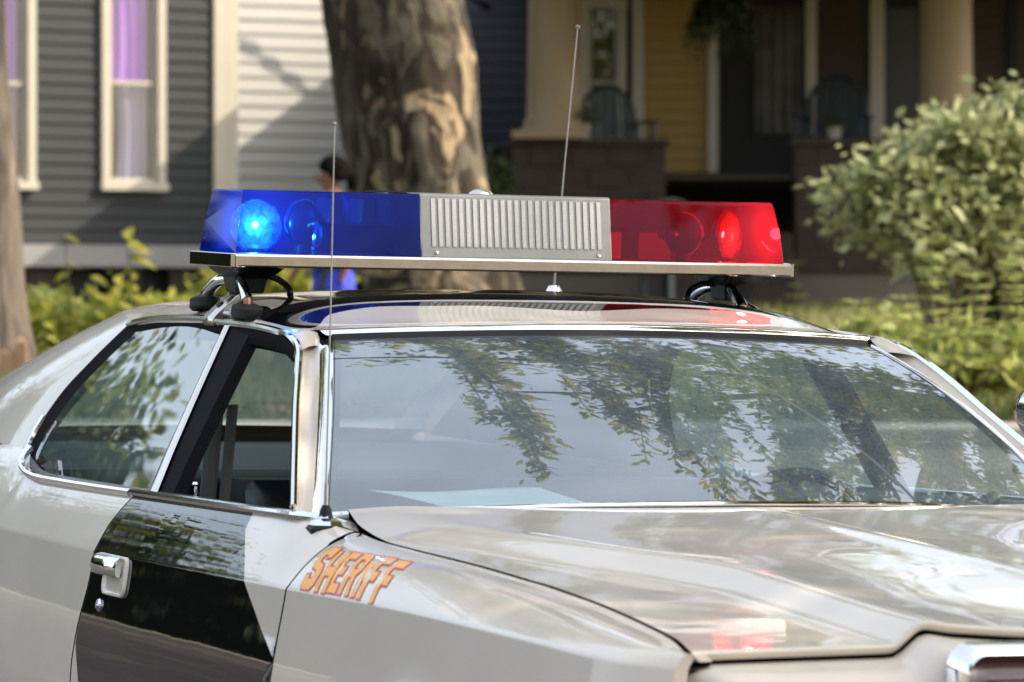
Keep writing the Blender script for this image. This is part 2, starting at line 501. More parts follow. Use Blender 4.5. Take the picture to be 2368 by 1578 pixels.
# chrome and rubber round the glass
def strip_between(name, A, B, bulge, mat, nn=7, parent=car, flat=False):
    A = np.asarray(A, float); B = np.asarray(B, float); R = []
    T = np.gradient(A, axis=0)
    for i in range(len(A)):
        n = np.cross(T[i], B[i] - A[i]); n /= np.linalg.norm(n) + 1e-12
        R.append([A[i] + (B[i] - A[i]) * u + n * bulge * math.sin(PI * u) for u in np.linspace(0, 1, nn)])
    return sheet(name, R, mat, parent)
ts = np.linspace(-1, 1, 49)
top = np.array([ws(1, t) for t in ts])
toprub = top + np.array([-.006, 0, .0085])
toptrim = np.array([(head_x(.58 * t), .58 * t, 1.309 - .017 * t * t) for t in ts])
mb = MB(); mb.grid(np.stack([top + np.array([.006, 0, -.004]), toprub + np.array([0, 0, .002])], 1)); mb.build('windshield_rubber', RUBBER, car)
strip_between('windshield_trim', toprub, toptrim, -.005, CHROME)
sheet('header_fill', np.stack([toptrim, toptrim + np.array([-.03, 0, .003])], 1), PAINT, car)
for sg in (-1, 1):
    G = np.array([ws(s, sg * 1.0) for s in np.linspace(-.02, 1.03, 30)])
    O = G + np.array([-.016, sg * .021, .001])
    strip_between('windshield_trim', G if sg > 0 else O, O if sg > 0 else G, .006, CHROME)
    mb = MB(); mb.grid(np.stack([G + np.array([.001, -sg*.002, .001]), G + np.array([.004, -sg * .014, -.006])], 1)); mb.build('windshield_rubber', RUBBER, car)
    # A pillar
    zs = G[:, 2]
    Wf = np.stack([ip(zs, [.96, .98, 1.155, 1.257, 1.274, 1.288, 1.31], [1.165, 1.147, .867, .696, .641, .58, .54]),
                   sg * np.abs(np.array([float(yz_gh(z)) for z in zs])), zs], 1)
    strip_between('windshield_pillar', O if sg > 0 else Wf, Wf if sg > 0 else O, .012, PAINT, 9)
    oc = smooth_path([(.30, sg*.622, 1.301), (.42, sg*.625, 1.295), (.524, sg*.630, 1.289), (.60, sg*.635, 1.281), (.655, sg*.640, 1.268), (.70, sg*.648, 1.252)], 16)
    ic = smooth_path([(.30, sg*.600, float(roof_z(.30, .600)) + .0005), (.42, sg*.598, float(roof_z(.42, .598)) + .0005), (.52, sg*.592, float(roof_z(.52, .592)) + .0005), (.585, sg*.585, 1.2955), (.605, sg*.583, 1.288), (.645, sg*.592, 1.262)], 16)
    strip_between('roof_corner', oc if sg < 0 else ic, ic if sg < 0 else oc, .006, PAINT, 7)
base = np.array([ws(0, t) for t in ts])
mb = MB(); mb.tube(base + np.array([.012, 0, .003]), .0055, 8); mb.build('windshield_trim', CHROME, car, True)

# drip rail, belt mouldings, window frames ---------------------------
def mirror(P, sg): P = np.array(P, float); P[:, 1] *= (-1 if sg > 0 else 1); return P
DRIP = [(-.615, -.624, 1.300), (-.56, -.621, 1.305), (-.483, -.620, 1.309), (-.353, -.618, 1.313), (-.188, -.617, 1.314), (-.049, -.618, 1.313), (.075, -.621, 1.307),
        (.208, -.623, 1.303), (.333, -.626, 1.299), (.524, -.632, 1.288), (.60, -.637, 1.280), (.655, -.642, 1.268), (.696, -.649, 1.254), (.781, -.677, 1.207), (.867, -.707, 1.152), (1.017, -.756, 1.062), (1.147, -.798, .98)]
for sg in (-1, 1):
    mb = MB(); mb.tube(smooth_path(mirror(DRIP, sg), 80), .0075, 8); mb.build('drip_rail', CHROME, car, True)
    # inner black door header
    Pd = smooth_path(mirror(DRIP[:12], sg), 50)
    s1 = -1 if sg < 0 else 1
    sheet('window_header', np.stack([Pd + np.array([0, 0, -.002]), Pd + np.array([0, s1 * .006, -.036]), Pd + np.array([0, -s1 * .02, -.046])], 1), BLACKIN, car)
    # belt moulding: quarter, then door, wrapping into the cowl
    Q = [(-.755, -.806, 1.024), (-.735, -.826, 1.006), (-.69, -.840, .986), (-.60, -.846, .972), (-.48, -.848, .967), (-.1, -.847, .966), (.235, -.846, .967)]
    mb = MB(); mb.tube(smooth_path(mirror(Q, sg), 50), .008, 8); mb.build('belt_moulding', CHROME, car, True)
    D = [(.245, -.847, .969), (.6, -.847, .970), (1.0, -.847, .972), (1.22, -.846, .974), (1.30, -.842, .974), (1.345, -.815, .971), (1.30, -.775, .969), (1.22, -.735, .967)]
    mb = MB(); mb.tube(smooth_path(mirror(D[:6] + [(1.36, -.79, .966)], sg), 60), .0075, 8); mb.build('belt_moulding', CHROME, car, True)
    # sill shelf between moulding and window
    xx = np.linspace(-.80, 1.30, 40)
    A = np.array([(x, sg * float(top_edge(np.array(x))[0]), float(top_edge(np.array(x))[1])) for x in xx]); Bq = np.array([(x, sg * .79, .972) for x in xx])
    sheet('window_sill', np.stack([A, Bq, Bq + np.array([0, -sg * .02, -.03])], 1), [pmat('sill_grey', (.10, .10, .10), .3, .6)] , car)
    # cowl corner between pillar, hood and door
    C0 = [(1.30, sg * .836, .9685), (1.38, sg * .80, .962), (1.452, sg * .776, .951)]
    C1 = [(1.15, sg * .76, .967), (1.20, sg * .742, .966), (1.30, sg * .738, .957)]
    C2 = [(1.18, sg * .70, .958), (1.25, sg * .72, .958), (1.40, sg * .757, .948)]
    sheet('cowl_corner', [smooth_path(c, 10) for c in (C0, C1, C2)], PAINT, car)
    # B pillar
    def gp(x, z, off=0.0): return (x, sg * (abs(float(yz_gh(z))) + off), z)
    zb = np.linspace(.968, 1.30, 14)
    def bx(z, b, t): return b + (t - b) * (z - .968) / (1.30 - .968)
    R = [[gp(bx(z, .205, .128), z, -.012), gp(bx(z, .212, .132), z, -.004), gp(bx(z, .365, .300), z, -.006), gp(bx(z, .378, .315), z, -.03)] for z in zb]
    sheet('door_pillar', R, BLACKIN, car, smooth=False)
    R = [[gp(bx(z, .214, .128), z, .001), gp(bx(z, .235, .138), z, .006), gp(bx(z, .262, .150), z, .007), gp(bx(z, .278, .160), z, .001)] for z in zb]
    sheet('pillar_moulding', R, CHROME if False else STEEL, car)
    # quarter window: black surround and glass
    Cf = [(-.605, 1.302), (-.751, 1.217), (-.861, 1.131), (-.895, 1.046), (-.885, 1.010), (-.83, .985), (-.70, .972)]
    zc_ = np.array([c[1] for c in Cf]); xc_ = np.array([c[0] for c in Cf])
    pth = smooth_path(np.array([gp(x, z, .002) for x, z in Cf]), 40)
    inn = smooth_path(np.array([gp(x + dx, z + dz, -.012) for (x, z), (dx, dz) in zip(Cf, [(.11, -.045), (.14, -.012), (.135, -.005), (.105, 0), (.08, .01), (.06, .02), (.03, .02)])]), 40)
    strip_between('window_gasket', pth, inn, .004 * sg, BLACKIN, 5)
    mb = MB(); mb.tube(pth[22:], .0085, 8); mb.build('window_trim', CHROME, car, True)
    zz = np.linspace(.966, 1.30, 12)
    def qx(z): return float(np.interp(z, [.966, .985, 1.01, 1.046, 1.131, 1.217, 1.302], [-.68, -.80, -.85, -.86, -.83, -.72, -.58]))
    R = [[gp(qx(z) + (bx(z, .215, .135) - qx(z)) * u, z, -.010 + .004*math.sin(PI*u)) for u in np.linspace(0, 1, 10)] for z in zz]
    sheet('quarter_glass', R, SIDEGLASS, car)

# sail panels, rear glass, trunk ---------------------------------------
for sg in (-1, 1):
    ss = np.linspace(0, 1, 26)
    Cw = smooth_path([(-.605, sg*.624, 1.304), (-.753, sg*.670, 1.217), (-.863, sg*.718, 1.131), (-.897, sg*.764, 1.046), (-.885, sg*.790, 1.000)], 26)
    Rg = smooth_path([(-1.19, sg*.507, 1.318), (-1.5, sg*.535, 1.256), (-1.78, sg*.555, 1.196), (-2.12, sg*.58, 1.118), (-2.48, sg*.61, 1.00)], 26)
    R = []
    for i in range(26):
        a, b = Cw[i], Rg[i]
        row = []
        for u in np.linspace(0, 1, 22):
            p = a + (b - a) * u
            s_ = ss[i]
            out = math.sin(PI * u) ** .8 * (.022 + .040 * s_)
            p = p + np.array([-.0, sg * out * .75, out * .75])
            e0 = Cw[0] + (Rg[0] - Cw[0]) * u + np.array([0, sg * .022 * .75, .022 * .75]) * math.sin(PI * u) ** .8
            xe = -.60 - .59 * u
            et = np.array([xe, sg * .611 * (1 - .17 * float(sstep(-.60, -1.2, xe))), float(roof_ze(xe)) - .001])
            p = p + (et - e0) * (1 - s_) ** 2
            row.append(p)
        R.append(row)
    sheet('roof_pillar', R, PAINT, car)
    # roof edge above the quarter window down to the drip rail
    xx = np.linspace(-.64, .62, 40)
    A = np.array([(x, sg * YE, float(roof_ze(min(x, .75)))) for x in xx])
    sheet('roof_edge', np.stack([A, A + np.array([0, sg*.008, -.004]), A + np.array([0, sg * .010, -.012])], 1), PAINT, car)
R = [[(-1.18 - .96*s - .03*t*t, (.50 + .10*s) * t, 1.328 - .285*s + .02*math.sin(PI*s) - .012*t*t) for t in np.linspace(-1, 1, 25)] for s in np.linspace(0, 1, 16)]
sheet('rear_window', R, GLASS, car)
R = [[(x, .80 * t, float(ip(x, [-2.80, -2.6, -2.3, -2.12], [.95, 1.018, 1.036, 1.042])) - .02*t*t) for t in np.linspace(-1, 1, 25)] for x in np.linspace(-2.80, -2.12, 16)]
sheet('trunk_lid', R, PAINT, car)
mb = MB(); mb.box((-2.79, 0, .72), (.06, 1.66, .46)); mb.build('tail_panel', PAINT, car, bevel=.02)
mb = MB(); mb.box((-2.88, 0, .47), (.14, 1.84, .15)); mb.build('rear_bumper', CHROME, car, bevel=.03)

# hood -----------------------------------------------------------------
def ridge_y(x): return ip(x, [1.15, 1.5, 1.67, 1.99, 2.13, 2.33, 2.6, 2.9], [.70, .69, .635, .535, .475, .440, .438, .440])
def hood_zc(x): return ip(x, [1.15, 1.30, 1.8, 2.3, 2.7, 2.9], [.995, .987, .962, .936, .909, .899])
def hood_z(x, y):
    a = np.abs(y); w = cut_y(x); ry = ridge_y(x); ze = edge_z(x); zc = hood_zc(x)
    wd = ip(x, [1.2, 1.7, 2.3, 2.9], [.16, .09, .05, .034])
    st = sstep(ry + wd, ry - wd * .6, a)
    slope = 1 - sstep(0, 1, a / w)
    B = .30 * np.clip((w - a) / w, 0, 1) ** .8 + .70 * st
    z = ze + (zc - ze) * np.clip(B, 0, 1)
    z = z + .0045 * np.exp(-((a - ry + wd*.5) / (.028 + .03 * np.clip(2.2 - x, 0, 1))) ** 2) * sstep(1.45, 1.9, x)
    z = z - .012 * st * np.sin(np.clip(a / np.maximum(ry, .1), 0, 1) * PI) ** 2 * sstep(1.3, 2.0, x)
    z = z + .0055 * np.exp(-(a / .03) ** 2) * sstep(1.30, 1.60, x)
    return z
def hood_front(y): return 2.885 + 0 * y
tt = np.r_[np.linspace(-1, -.45, 70), np.linspace(-.44, .44, 90), np.linspace(.45, 1, 70)]
rows = []
us = np.linspace(0, 1, 110)
for u in us:
    row = []
    for t in tt:
        # rear edge follows the windshield, front edge runs straight across
        x = 0; 
        yy = t * .742
        xr = 1.318 - .13 * (yy / .72) ** 2
        x = xr + (2.885 - xr) * u
        y = t * (float(cut_y(x)) - .005)
        row.append((x, y, 0))
    r = np.array(row); r[:, 2] = hood_z(r[:, 0], r[:, 1])
    rows.append(r)
rows = np.array(rows)
lip = rows[-1] + np.array([-.006, 0, -.012]); lip2 = rows[-1] + np.array([.001, 0, -.004])
rows = np.concatenate([rows, lip2[None], lip[None]])
for e_, dy in ((0, .003), (-1, -.003)):
    sheet('hood_edge', np.stack([rows[:, e_], rows[:, e_] + np.array([0, dy, -.016])], 1), GAPM, car)
HOOD = sheet('hood', rows, PAINT, car)
# dark space under the hood's shut lines
xx = np.linspace(1.2, 2.9, 60)
for sg in (-1, 1):
    A = np.array([(x, sg * (float(cut_y(x)) - .03), float(edge_z(x)) - .016) for x in xx]); B2 = np.array([(x, sg * (float(cut_y(x)) + .03), float(edge_z(x)) - .016) for x in xx])
    sheet('hood_channel', np.stack([A, B2], 1), GAPM, car)
yy = np.linspace(-.80, .80, 120)
zf = hood_z(np.full_like(yy, 2.885), np.clip(yy, -.78, .78))
prof = [(2.876, -.004, 0), (2.878, -.024, 0), (2.90, -.0245, 0)]
sheet('hood_seal', [[(p[0], y, z + p[1]) for y, z in zip(yy, zf)] for p in prof], GAPM, car)
# header panel under the hood's front edge
yy = np.linspace(-.83, .83, 130)
zf = hood_z(np.full_like(yy, 2.885), np.clip(yy, -.78, .78))
prof = [(2.888, -.018), (2.91, -.0185), (2.945, -.026), (2.97, -.040), (2.985, -.060), (2.992, -.09), (2.995, -.16), (2.985, -.26), (2.97, -.36)]
def nose_x(y): return -.10 * sstep(.74, .84, np.abs(y)) - .02*(np.abs(y)/.8)**2
sheet('header_panel', [[(p[0] + float(nose_x(y)), y, z + p[1]) for y, z in zip(yy, zf)] for p in prof], PAINT, car)
# grille with double chrome frame
def rrect(y0, y1, z0, z1, r, n=8):
    out = []
    for cx, cz, a0 in ((y1 - r, z1 - r, 0), (y0 + r, z1 - r, 90), (y0 + r, z0 + r, 180), (y1 - r, z0 + r, 270)):
        for k in range(n + 1):
            a = math.radians(a0 + 90 * k / n); out.append((cx + r * math.cos(a), cz + r * math.sin(a)))
    return out
gr = empty('grille'); gr.parent = car
def ring(name, R0, R1, x0, x1, mat):
    n = len(R0); V = [(x0, *p) for p in R0] + [((x0 + x1) / 2 + .012, *((np.array(p) * .7 + np.array(q) * .3))) for p, q in zip(R0, R1)] + [(x1, *q) for q in R1]
    return mk(name, V, gridfaces(3, n, 0, True), mat, gr, True)
o1 = rrect(-.440, .440, .50, .878, .035); o2 = rrect(-.424, .424, .515, .862, .028)
i1 = rrect(-.405, .405, .53, .826, .03); i2 = rrect(-.388, .388, .545, .811, .024)
ring('outer_frame', o1, o2, 2.99, 3.03, CHROME)
ring('inner_frame', i1, i2, 3.0, 3.03, CHROME)
PLUM = pmat('plum_reflection', (.055, .012, .016), .12, .3, 1.0, .03)  # dark red reflections painted into the band between the chrome frames
mk('frame_band', [(3.02, *p) for p in o2] + [(3.0, *p) for p in i1], gridfaces(2, len(o2), 0, True), PLUM, gr)
mk('grille_back', [(2.997, y, z) for y, z in ((-.40, .50), (.40, .50), (.40, .855), (-.40, .855))], [(0, 1, 2, 3)], RUBBER, gr)
mb = MB(); mb.box((3.012, 0, .67), (.012, .0035, .25)); first = mb.build('grille_bar', STEEL, gr)
GB = first.data
for y in np.arange(-.374, .380, .034):
    if abs(y) < .001: continue
    o = bpy.data.objects.new('grille_bar', GB); COL.objects.link(o); o.parent = gr; o.location = (0, y, 0)
mb = MB(); mb.box((3.015, 0, 0), (.012, .70, .0035)); first = mb.build('grille_crossbar', STEEL, gr); first.location = (0, 0, .785); GB = first.data
for z in np.arange(.57, .78, .03):
    o = bpy.data.objects.new('grille_crossbar', GB); COL.objects.link(o); o.parent = gr; o.location = (0, 0, z)
for sg in (-1, 1):
    for k in range(2):
        mb = MB(); mb.lathe([(0, .012), (.05, .010), (.072, 0), (.08, .006), (.084, -.01)], 28, Matrix.Translation((2.985, sg * (.50 + .185 * k), .66)) @ Z_to((1, 0, 0)))
        mb.build('headlight', CHROME, car, True)
mb = MB(); mb.box((3.08, 0, .44), (.14, 1.86, .16)); mb.build('front_bumper', CHROME, car, bevel=.03)
mb = MB(); mb.box((.1, 0, .27), (5.6, 1.5, .08)); mb.build('underbody', RUBBER, car)
# inner wheel houses and wheels
TYRE = pmat('tyre', (.015, .015, .016), .75, bump=.2)
for wn_, wx in WHEEL_X.items():
    for sg in (-1, 1):
        mb = MB(); a = np.linspace(0, PI, 20)
        mb.grid([[(wx + .42*math.cos(q), sg*y, .345 + .42*math.sin(q)) for q in a] for y in (.90, .62)]); mb.build('wheel_house', RUBBER, car)
        wh = empty('wheel'); wh.parent = car; wh.location = (wx, sg * .79, .335)
        M = Z_to((0, sg, 0))
        mb = MB(); mb.lathe([(.19, .06), (.20, .10), (.25, .115), (.31, .10), (.332, .07), (.335, 0), (.332, -.07), (.31, -.10), (.20, -.10)], 40, M); mb.build('tyre', TYRE, wh, True)
        mb = MB(); mb.lathe([(0, .085), (.05, .085), (.07, .06), (.15, .05), (.185, .08), (.198, .10), (.20, .06)], 40, M); mb.build('rim', CHROME, wh, True)

# door furniture --------------------------------------------------------
hd = empty('door_handle'); hd.parent = car
def flank(x, z, off=0.0):
    h = (z - float(crease_z(x))) / .11
    p = body_pt(x, max(h, 0) if h >= 0 else z - float(crease_z(x)), -1)
    return Vector((p[0], p[1] - off, p[2]))
R = rrect(.335, .500, .776, .853, .022)
cen = Vector((.4175, 0, .815))
def hp(p, off, k=1.0): return flank(cen.x + (p[0] - cen.x) * k, cen.z + (p[1] - cen.z) * k, off)
n = len(R)
V = [hp(p, .0005, 1.0) for p in R] + [hp(p, .006, .97) for p in R] + [hp(p, .0065, .91) for p in R] + [hp(p, .003, .84) for p in R] + [hp(p, .0012, .72) for p in R]
mk('handle_cup', V, gridfaces(5, n, 0, True) + [tuple(4*n + i for i in range(n))], PAINT, hd, True)
mb = MB()
rows_ = []
for z, off in ((.853, .001), (.852, .016), (.846, .024), (.832, .026), (.818, .022), (.813, .014), (.815, .006)):
    rows_.append([flank(x, z, off * (1 if 0 < k < 7 else .6)) for k, x in enumerate(np.linspace(.285, .455, 9))])
mb.grid(rows_)
for e in (0, -1):
    mb.add([r[e] for r in rows_], [tuple(range(len(rows_)))])
mb.build('handle_flap', CHROME, hd, True, angle=50)
c0 = flank(.325, .752, .0)
mb = MB(); mb.lathe([(0, .007), (.006, .007), (.0065, .0045), (.011, .005), (.0135, 0)], 20, Matrix.Translation(c0) @ Z_to((0, -1, .05)))
mb.build('door_lock', CHROME, car, True)

# lettering: slanted block capitals on the fender ------------------------
LET = {
 'S': [(.9,1.0),(.35,1.0),(.08,.86),(.0,.62),(.12,.46),(.48,.40),(.50,.30),(.42,.25),(.30,.27),(.28,.36),(-.02,.33),(-.02,.12),(.1,0),(.62,0),(.84,.14),(.88,.42),(.76,.56),(.40,.62),(.36,.70),(.44,.76),(.56,.75),(.58,.68),(.88,.70)],
 'H': [(0,0),(.30,0),(.30,.36),(.56,.36),(.56,0),(.86,0),(.86,1),(.56,1),(.56,.60),(.30,.60),(.30,1),(0,1)],
 'E': [(0,0),(.82,0),(.82,.24),(.32,.24),(.32,.39),(.70,.39),(.70,.61),(.32,.61),(.32,.77),(.82,.77),(.82,1),(0,1)],
 'R': [(0,0),(.30,0),(.30,.36),(.42,.36),(.58,0),(.84,0),(.70,.42),(.86,.54),(.86,.86),(.70,1),(0,1)],
 'I': [(0,0),(.32,0),(.32,1),(0,1)],
 'F': [(0,0),(.31,0),(.31,.37),(.66,.37),(.66,.60),(.31,.60),(.31,.76),(.84,.76),(.84,1),(0,1)],
}
HOLE = {'R': [(.30,.58),(.54,.58),(.58,.64),(.58,.72),(.54,.78),(.30,.78)]}
def offset_poly(poly, d):
    n = len(poly); out = []
    area = sum(poly[i][0]*poly[(i+1)%n][1] - poly[(i+1)%n][0]*poly[i][1] for i in range(n))
    sgn = 1 if area > 0 else -1
    for i in range(n):
        p0, p1, p2 = np.array(poly[i-1]), np.array(poly[i]), np.array(poly[(i+1)%n])
        e1 = p1 - p0; e2 = p2 - p1
        n1 = np.array([e1[1], -e1[0]]) / (np.linalg.norm(e1) + 1e-9) * sgn
        n2 = np.array([e2[1], -e2[0]]) / (np.linalg.norm(e2) + 1e-9) * sgn
        b = n1 + n2; b /= np.linalg.norm(b) + 1e-9
        out.append(tuple(p1 + b * d / max(.45, b @ n1)))
    return out
def letter_mesh(name, poly, hole, place, off, mat):
    bm = bmesh.new()
    def loop(pl):
        vs = [bm.verts.new((p[0], p[1], 0)) for p in pl]
        return [bm.edges.new((vs[i], vs[(i+1) % len(vs)])) for i in range(len(vs))]
    es = loop(poly)
    if hole: es += loop(hole)
    bmesh.ops.triangle_fill(bm, use_beauty=True, use_dissolve=False, edges=es)
    bmesh.ops.subdivide_edges(bm, edges=bm.edges[:], cuts=2)
    for v in bm.verts:
        v.co = place(v.co.x, v.co.y, off)
    bmesh.ops.recalc_face_normals(bm, faces=bm.faces)
    me = bpy.data.meshes.new(name); bm.to_mesh(me); bm.free(); me.materials.append(mat)
    o = bpy.data.objects.new(name, me); COL.objects.link(o); o.parent = LT
    return o
LT = empty('fender_lettering'); LT.parent = car
def h_of(x, py_t):  # from lettering height 0..1 to the climb above the crease
    return .02 + .34 * py_t + .15 * py_t ** 2
pos = [(0, .170, -.02, 1.06), (.182, .145, -.03, .98), (.328, .125, 0, .97), (.458, .142, .0, .98), (.615, .145, -.01, .98), (.690, .135, -.02, .99), (.836, .15, -.06, 1.0)]
for ch, (u0, w, dz, sc) in zip('SHERIFF', pos):
    def place(a, b, off, u0=u0, w=w, dz=dz, sc=sc):
        t = b * sc + dz
        u = u0 + a * w / .9
        x = 1.553 + .430 * u - t * (.052 + .038 * u)
        p = Vector(body_pt(x, max(.0, h_of(x, t)), -1))
        e = 1e-3
        q = Vector(body_pt(x, max(.0, h_of(x, t)) + e, -1)); r = Vector(body_pt(x + e, max(.0, h_of(x, t)), -1))
        nn = (q - p).cross(r - p).normalized()
        if nn.z < 0: nn = -nn
        return p + nn * off
    pl = LET[ch]; ho = HOLE.get(ch)
    letter_mesh('letter_outline', offset_poly(pl, .020), offset_poly(ho, -.020) if ho else None, place, .0006, REDV)
    letter_mesh('letter', offset_poly(pl, -.022), offset_poly(ho, .022) if ho else None, place, .0012, ORANGE)

# cabin -------------------------------------------------------------------
def pad(name, x0, x1, y0, y1, z0, z1, mat, pleats=0, parent=car, axis='x', bulge=.03):
    """upholstered cushion: rounded box with soft vertical pleats on its face"""
    R = []
    nu, nv = 40, 24
    for j in range(nv + 1):
        row = []
        for i in range(nu + 1):
            u = i / nu; v = j / nv
            a = 2*u - 1; b = 2*v - 1
            r = (1 - abs(a) ** 8) ** .5 * (1 - abs(b) ** 8) ** .5
            pl = abs(math.sin(u * PI * pleats)) ** .5 * .014 if pleats and .12 < v < .95 else 0
            row.append((u, v, r, pl))
        R.append(row)
    if axis == 'x':   # a back: face looks forward
        F_ = [[(x1 - .06 + (.05 + bulge) * r + pl - (z1 - (z0 + (z1 - z0) * v)) * 0 + (x0 - x1) * .35 * v, y0 + (y1 - y0) * u, z0 + (z1 - z0) * v) for u, v, r, pl in row] for row in R]
        B_ = [[(x0 + .03 - .03 * r + (x0 - x1) * .35 * v, y0 + (y1 - y0) * u, z0 + (z1 - z0) * v) for u, v, r, pl in row] for row in R]
    else:
        F_ = [[(x0 + (x1 - x0) * v, y0 + (y1 - y0) * u, z1 - .05 + (.05 + bulge) * r + pl) for u, v, r, pl in row] for row in R]
        B_ = [[(x0 + (x1 - x0) * v, y0 + (y1 - y0) * u, z0) for u, v, r, pl in row] for row in R]
    mb = MB(); mb.grid(F_); mb.grid(B_)
    e = lambda X: [X[0], X[-1], [r[0] for r in X], [r[-1] for r in X]]
    for a, b in zip(e(F_), e(B_)): mb.grid([a, b])
    return mb.build(name, mat, parent, True, angle=60)
pad('rear_seat', -1.18, -.92, -.66, .66, .50, .965, VINYL, 22)
pad('rear_cushion', -.95, -.45, -.66, .66, .36, .56, VINYL, 12, axis='z')
for y0, y1 in ((-.56, -.05), (.05, .56)):
    st = empty('front_seat'); st.parent = car
    pad('seat_back', -.02, .20, y0, y1, .46, .985, VINYL, 7, st)
    pad('seat_cushion', .10, .66, y0, y1, .32, .52, VINYL, 5, st, axis='z')
mb = MB(); mb.grid([[(x, y, .965 if x > -1.5 else 1.0) for y in np.linspace(-.70, .70, 5)] for x in (-1.1, -1.55, -2.1)]); mb.build('parcel_shelf', VINYL, car)
# inner side trim
for sg in (-1, 1):
    mb = MB(); mb.grid([[(x, sg * .775, z) for x in (-1.6, -.8, 0, .8, 1.35)] for z in (.3, .6, .95)]); mb.build('door_trim', VINYL, car)
    mb = MB(); mb.grid([[(x, sg * (.60 + .02*k), z) for x, z in ((-.50, 1.29), (-.80, 1.12), (-.95, .97))] for k in (0, 1)] ); 
    A = smooth_path([(-.62, sg*.605, 1.29), (-.76, sg*.66, 1.20), (-.87, sg*.71, 1.10), (-.90, sg*.76, .97)], 12)
    B2 = smooth_path([(-1.16, sg*.50, 1.30), (-1.45, sg*.53, 1.23), (-1.75, sg*.56, 1.13), (-2.1, sg*.60, 1.02)], 12)
    sheet('pillar_lining', np.stack([A, B2], 1), NAVY, car)
# dashboard
rows_ = []
for u in np.linspace(0, 1, 20):
    row = []
    for t in np.linspace(-1, 1, 31):
        xb = 1.29 - .13 * t * t
        x = xb - u * .46
        z = float(ip(u, [0, .2, .6, .85, .95, 1], [.952, .962, .965, .955, .93, .80])) - .012 * t * t
        row.append((x, .735 * t, z))
    rows_.append(row)
DASH = pmat('dash_vinyl', (.03, .036, .042), .6, bump=.1, bscale=200)
sheet('dashboard', rows_, DASH, car)
sw = empty('steering_wheel'); sw.parent = car; sw.location = (.66, .36, .855); sw.rotation_euler = (0, math.radians(-62), 0)
mb = MB(); a = np.linspace(0, 2*PI, 49)
mb.tube([(.19*math.cos(q), .19*math.sin(q), 0) for q in a], .013, 10, False); mb.build('wheel_rim', BLACKPL, sw, True)
mb = MB(); mb.tube([(-.18, 0, 0), (0, 0, -.03), (.18, 0, 0)], .014, 8); mb.lathe([(0, .02), (.05, .015), (.06, -.04), (.03, -.25)], 18); mb.build('wheel_hub', BLACKPL, sw, True)
mb = MB(); mb.box((.66, 0, 1.235), (.02, .25, .06)); mb.tube([(.66, 0, 1.25), (.69, 0, 1.29)], .008); mb.build('rear_view_mirror', BLACKPL, car, bevel=.01)
# seat belts hanging by the pillar
bl = empty('seat_belt'); bl.parent = car
for (x, y, wd, zt, zb) in ((.12, -.665, .034, 1.145, .86), (.125, -.625, .022, 1.14, .86)):
    R = [[(x - .010*k*.5 + (.03 if k else 0) * 0, y + wd * u + .012*math.sin(3*(z - .9)), z) for u in (0, 1)] for k, z in enumerate(np.linspace(zt, zb, 10))]
    sheet('strap', R, GREYBELT, bl, thick=.003)
mb = MB(); mb.box((.12, -.645, 1.175), (.05, .05, .065)); mb.build('belt_guide', BLACKPL, bl, bevel=.014)
mb = MB(); mb.tube([(.45, -.775, .955), (.45, -.775, .99)], .0035, 10); mb.lathe([(0, .010), (.006, .009), (.008, .004), (.004, 0)], 14, Matrix.Translation((.45, -.775, .988))); mb.build('lock_button', CHROME, car, True)
# paper on the dash
rows_ = []
for v in np.linspace(0, 1, 14):
    rows_.append([(1.215 - .42*v - .03*u + .012*math.sin(9*v + 4*u), -.50 + .30*u - .05*v*(1 - u) + .01*v, .971 + .024*v + .004*math.sin(5*u + 3*v)) for u in np.linspace(0, 1, 22)])
CARM = Matrix.Translation((TX, DCAR, 0)) @ Matrix.Rotation(TH - PI/2, 4, 'Z') @ Matrix.Rotation(ROLL, 4, 'X')
pp = sheet('paper_sheet', rows_, PAPER, None, thick=.001); pp.matrix_world = CARM
tag(pp, 'loose white paper sheet lying on the dashboard behind the windshield', 'paper')

# antennas and spotlight -----------------------------------------------------
an = empty('fender_antenna'); an.parent = car; an.location = (1.375, -.812, .950)
mb = MB(); mb.lathe([(0, .010), (.030, .010), (.036, .004), (.037, -.008)], 6); mb.build('antenna_gasket', RUBBER, an)
mb = MB(); mb.lathe([(0, .026), (.012, .026), (.014, .022), (.026, .017), (.030, .008)], 6); mb.build('antenna_base', CHROME, an)
mb = MB(); mb.lathe([(.012, .024), (.010, .036), (.006, .044)], 14); mb.build('antenna_boot', RUBBER, an, True)
mb = MB(); mb.tube([(0, 0, .04), (0, 0, .075), (.0, 0, .09), (.002, .003, .35), (.003, .006, .695)], [.0042, .0036, .0019, .0015, .0011], 8)
mb.lathe([(0, -.004), (.0035, -.002), (.004, .001), (.002, .004), (0, .0045)], 10, Matrix.Translation((.003, .006, .696)))
mb.build('antenna_whip', WHIP, an, True)
an = empty('roof_antenna'); an.parent = car; an.location = (-.60, .367, 1.371)
mb = MB(); mb.lathe([(0, .03), (.012, .028), (.022, .01), (.026, -.004)], 16); mb.build('antenna_base', CHROME, an, True)
mb = MB(); mb.tube([(0, 0, .02), (0, .022, .30), (0, .050, .615)], [.0024, .0018, .0014], 8)
mb.lathe([(0, -.004), (.005, -.002), (.0055, .002), (.003, .005), (0, .006)], 10, Matrix.Translation((0, .0505, .617)))
mb.build('antenna_whip', WHIP, an, True)
sp = empty('spotlight'); sp.parent = car; sp.location = (.74, .915, 1.145); sp.scale = (.86, .86, .86)
Mx = Z_to((.95, .1, -.1))
mb = MB(); mb.lathe([(0, -.085), (.03, -.082), (.055, -.06), (.072, -.02), (.078, .02), (.082, .03), (.078, .036)], 30, Mx); mb.build('lamp_bowl', CHROME, sp, True)
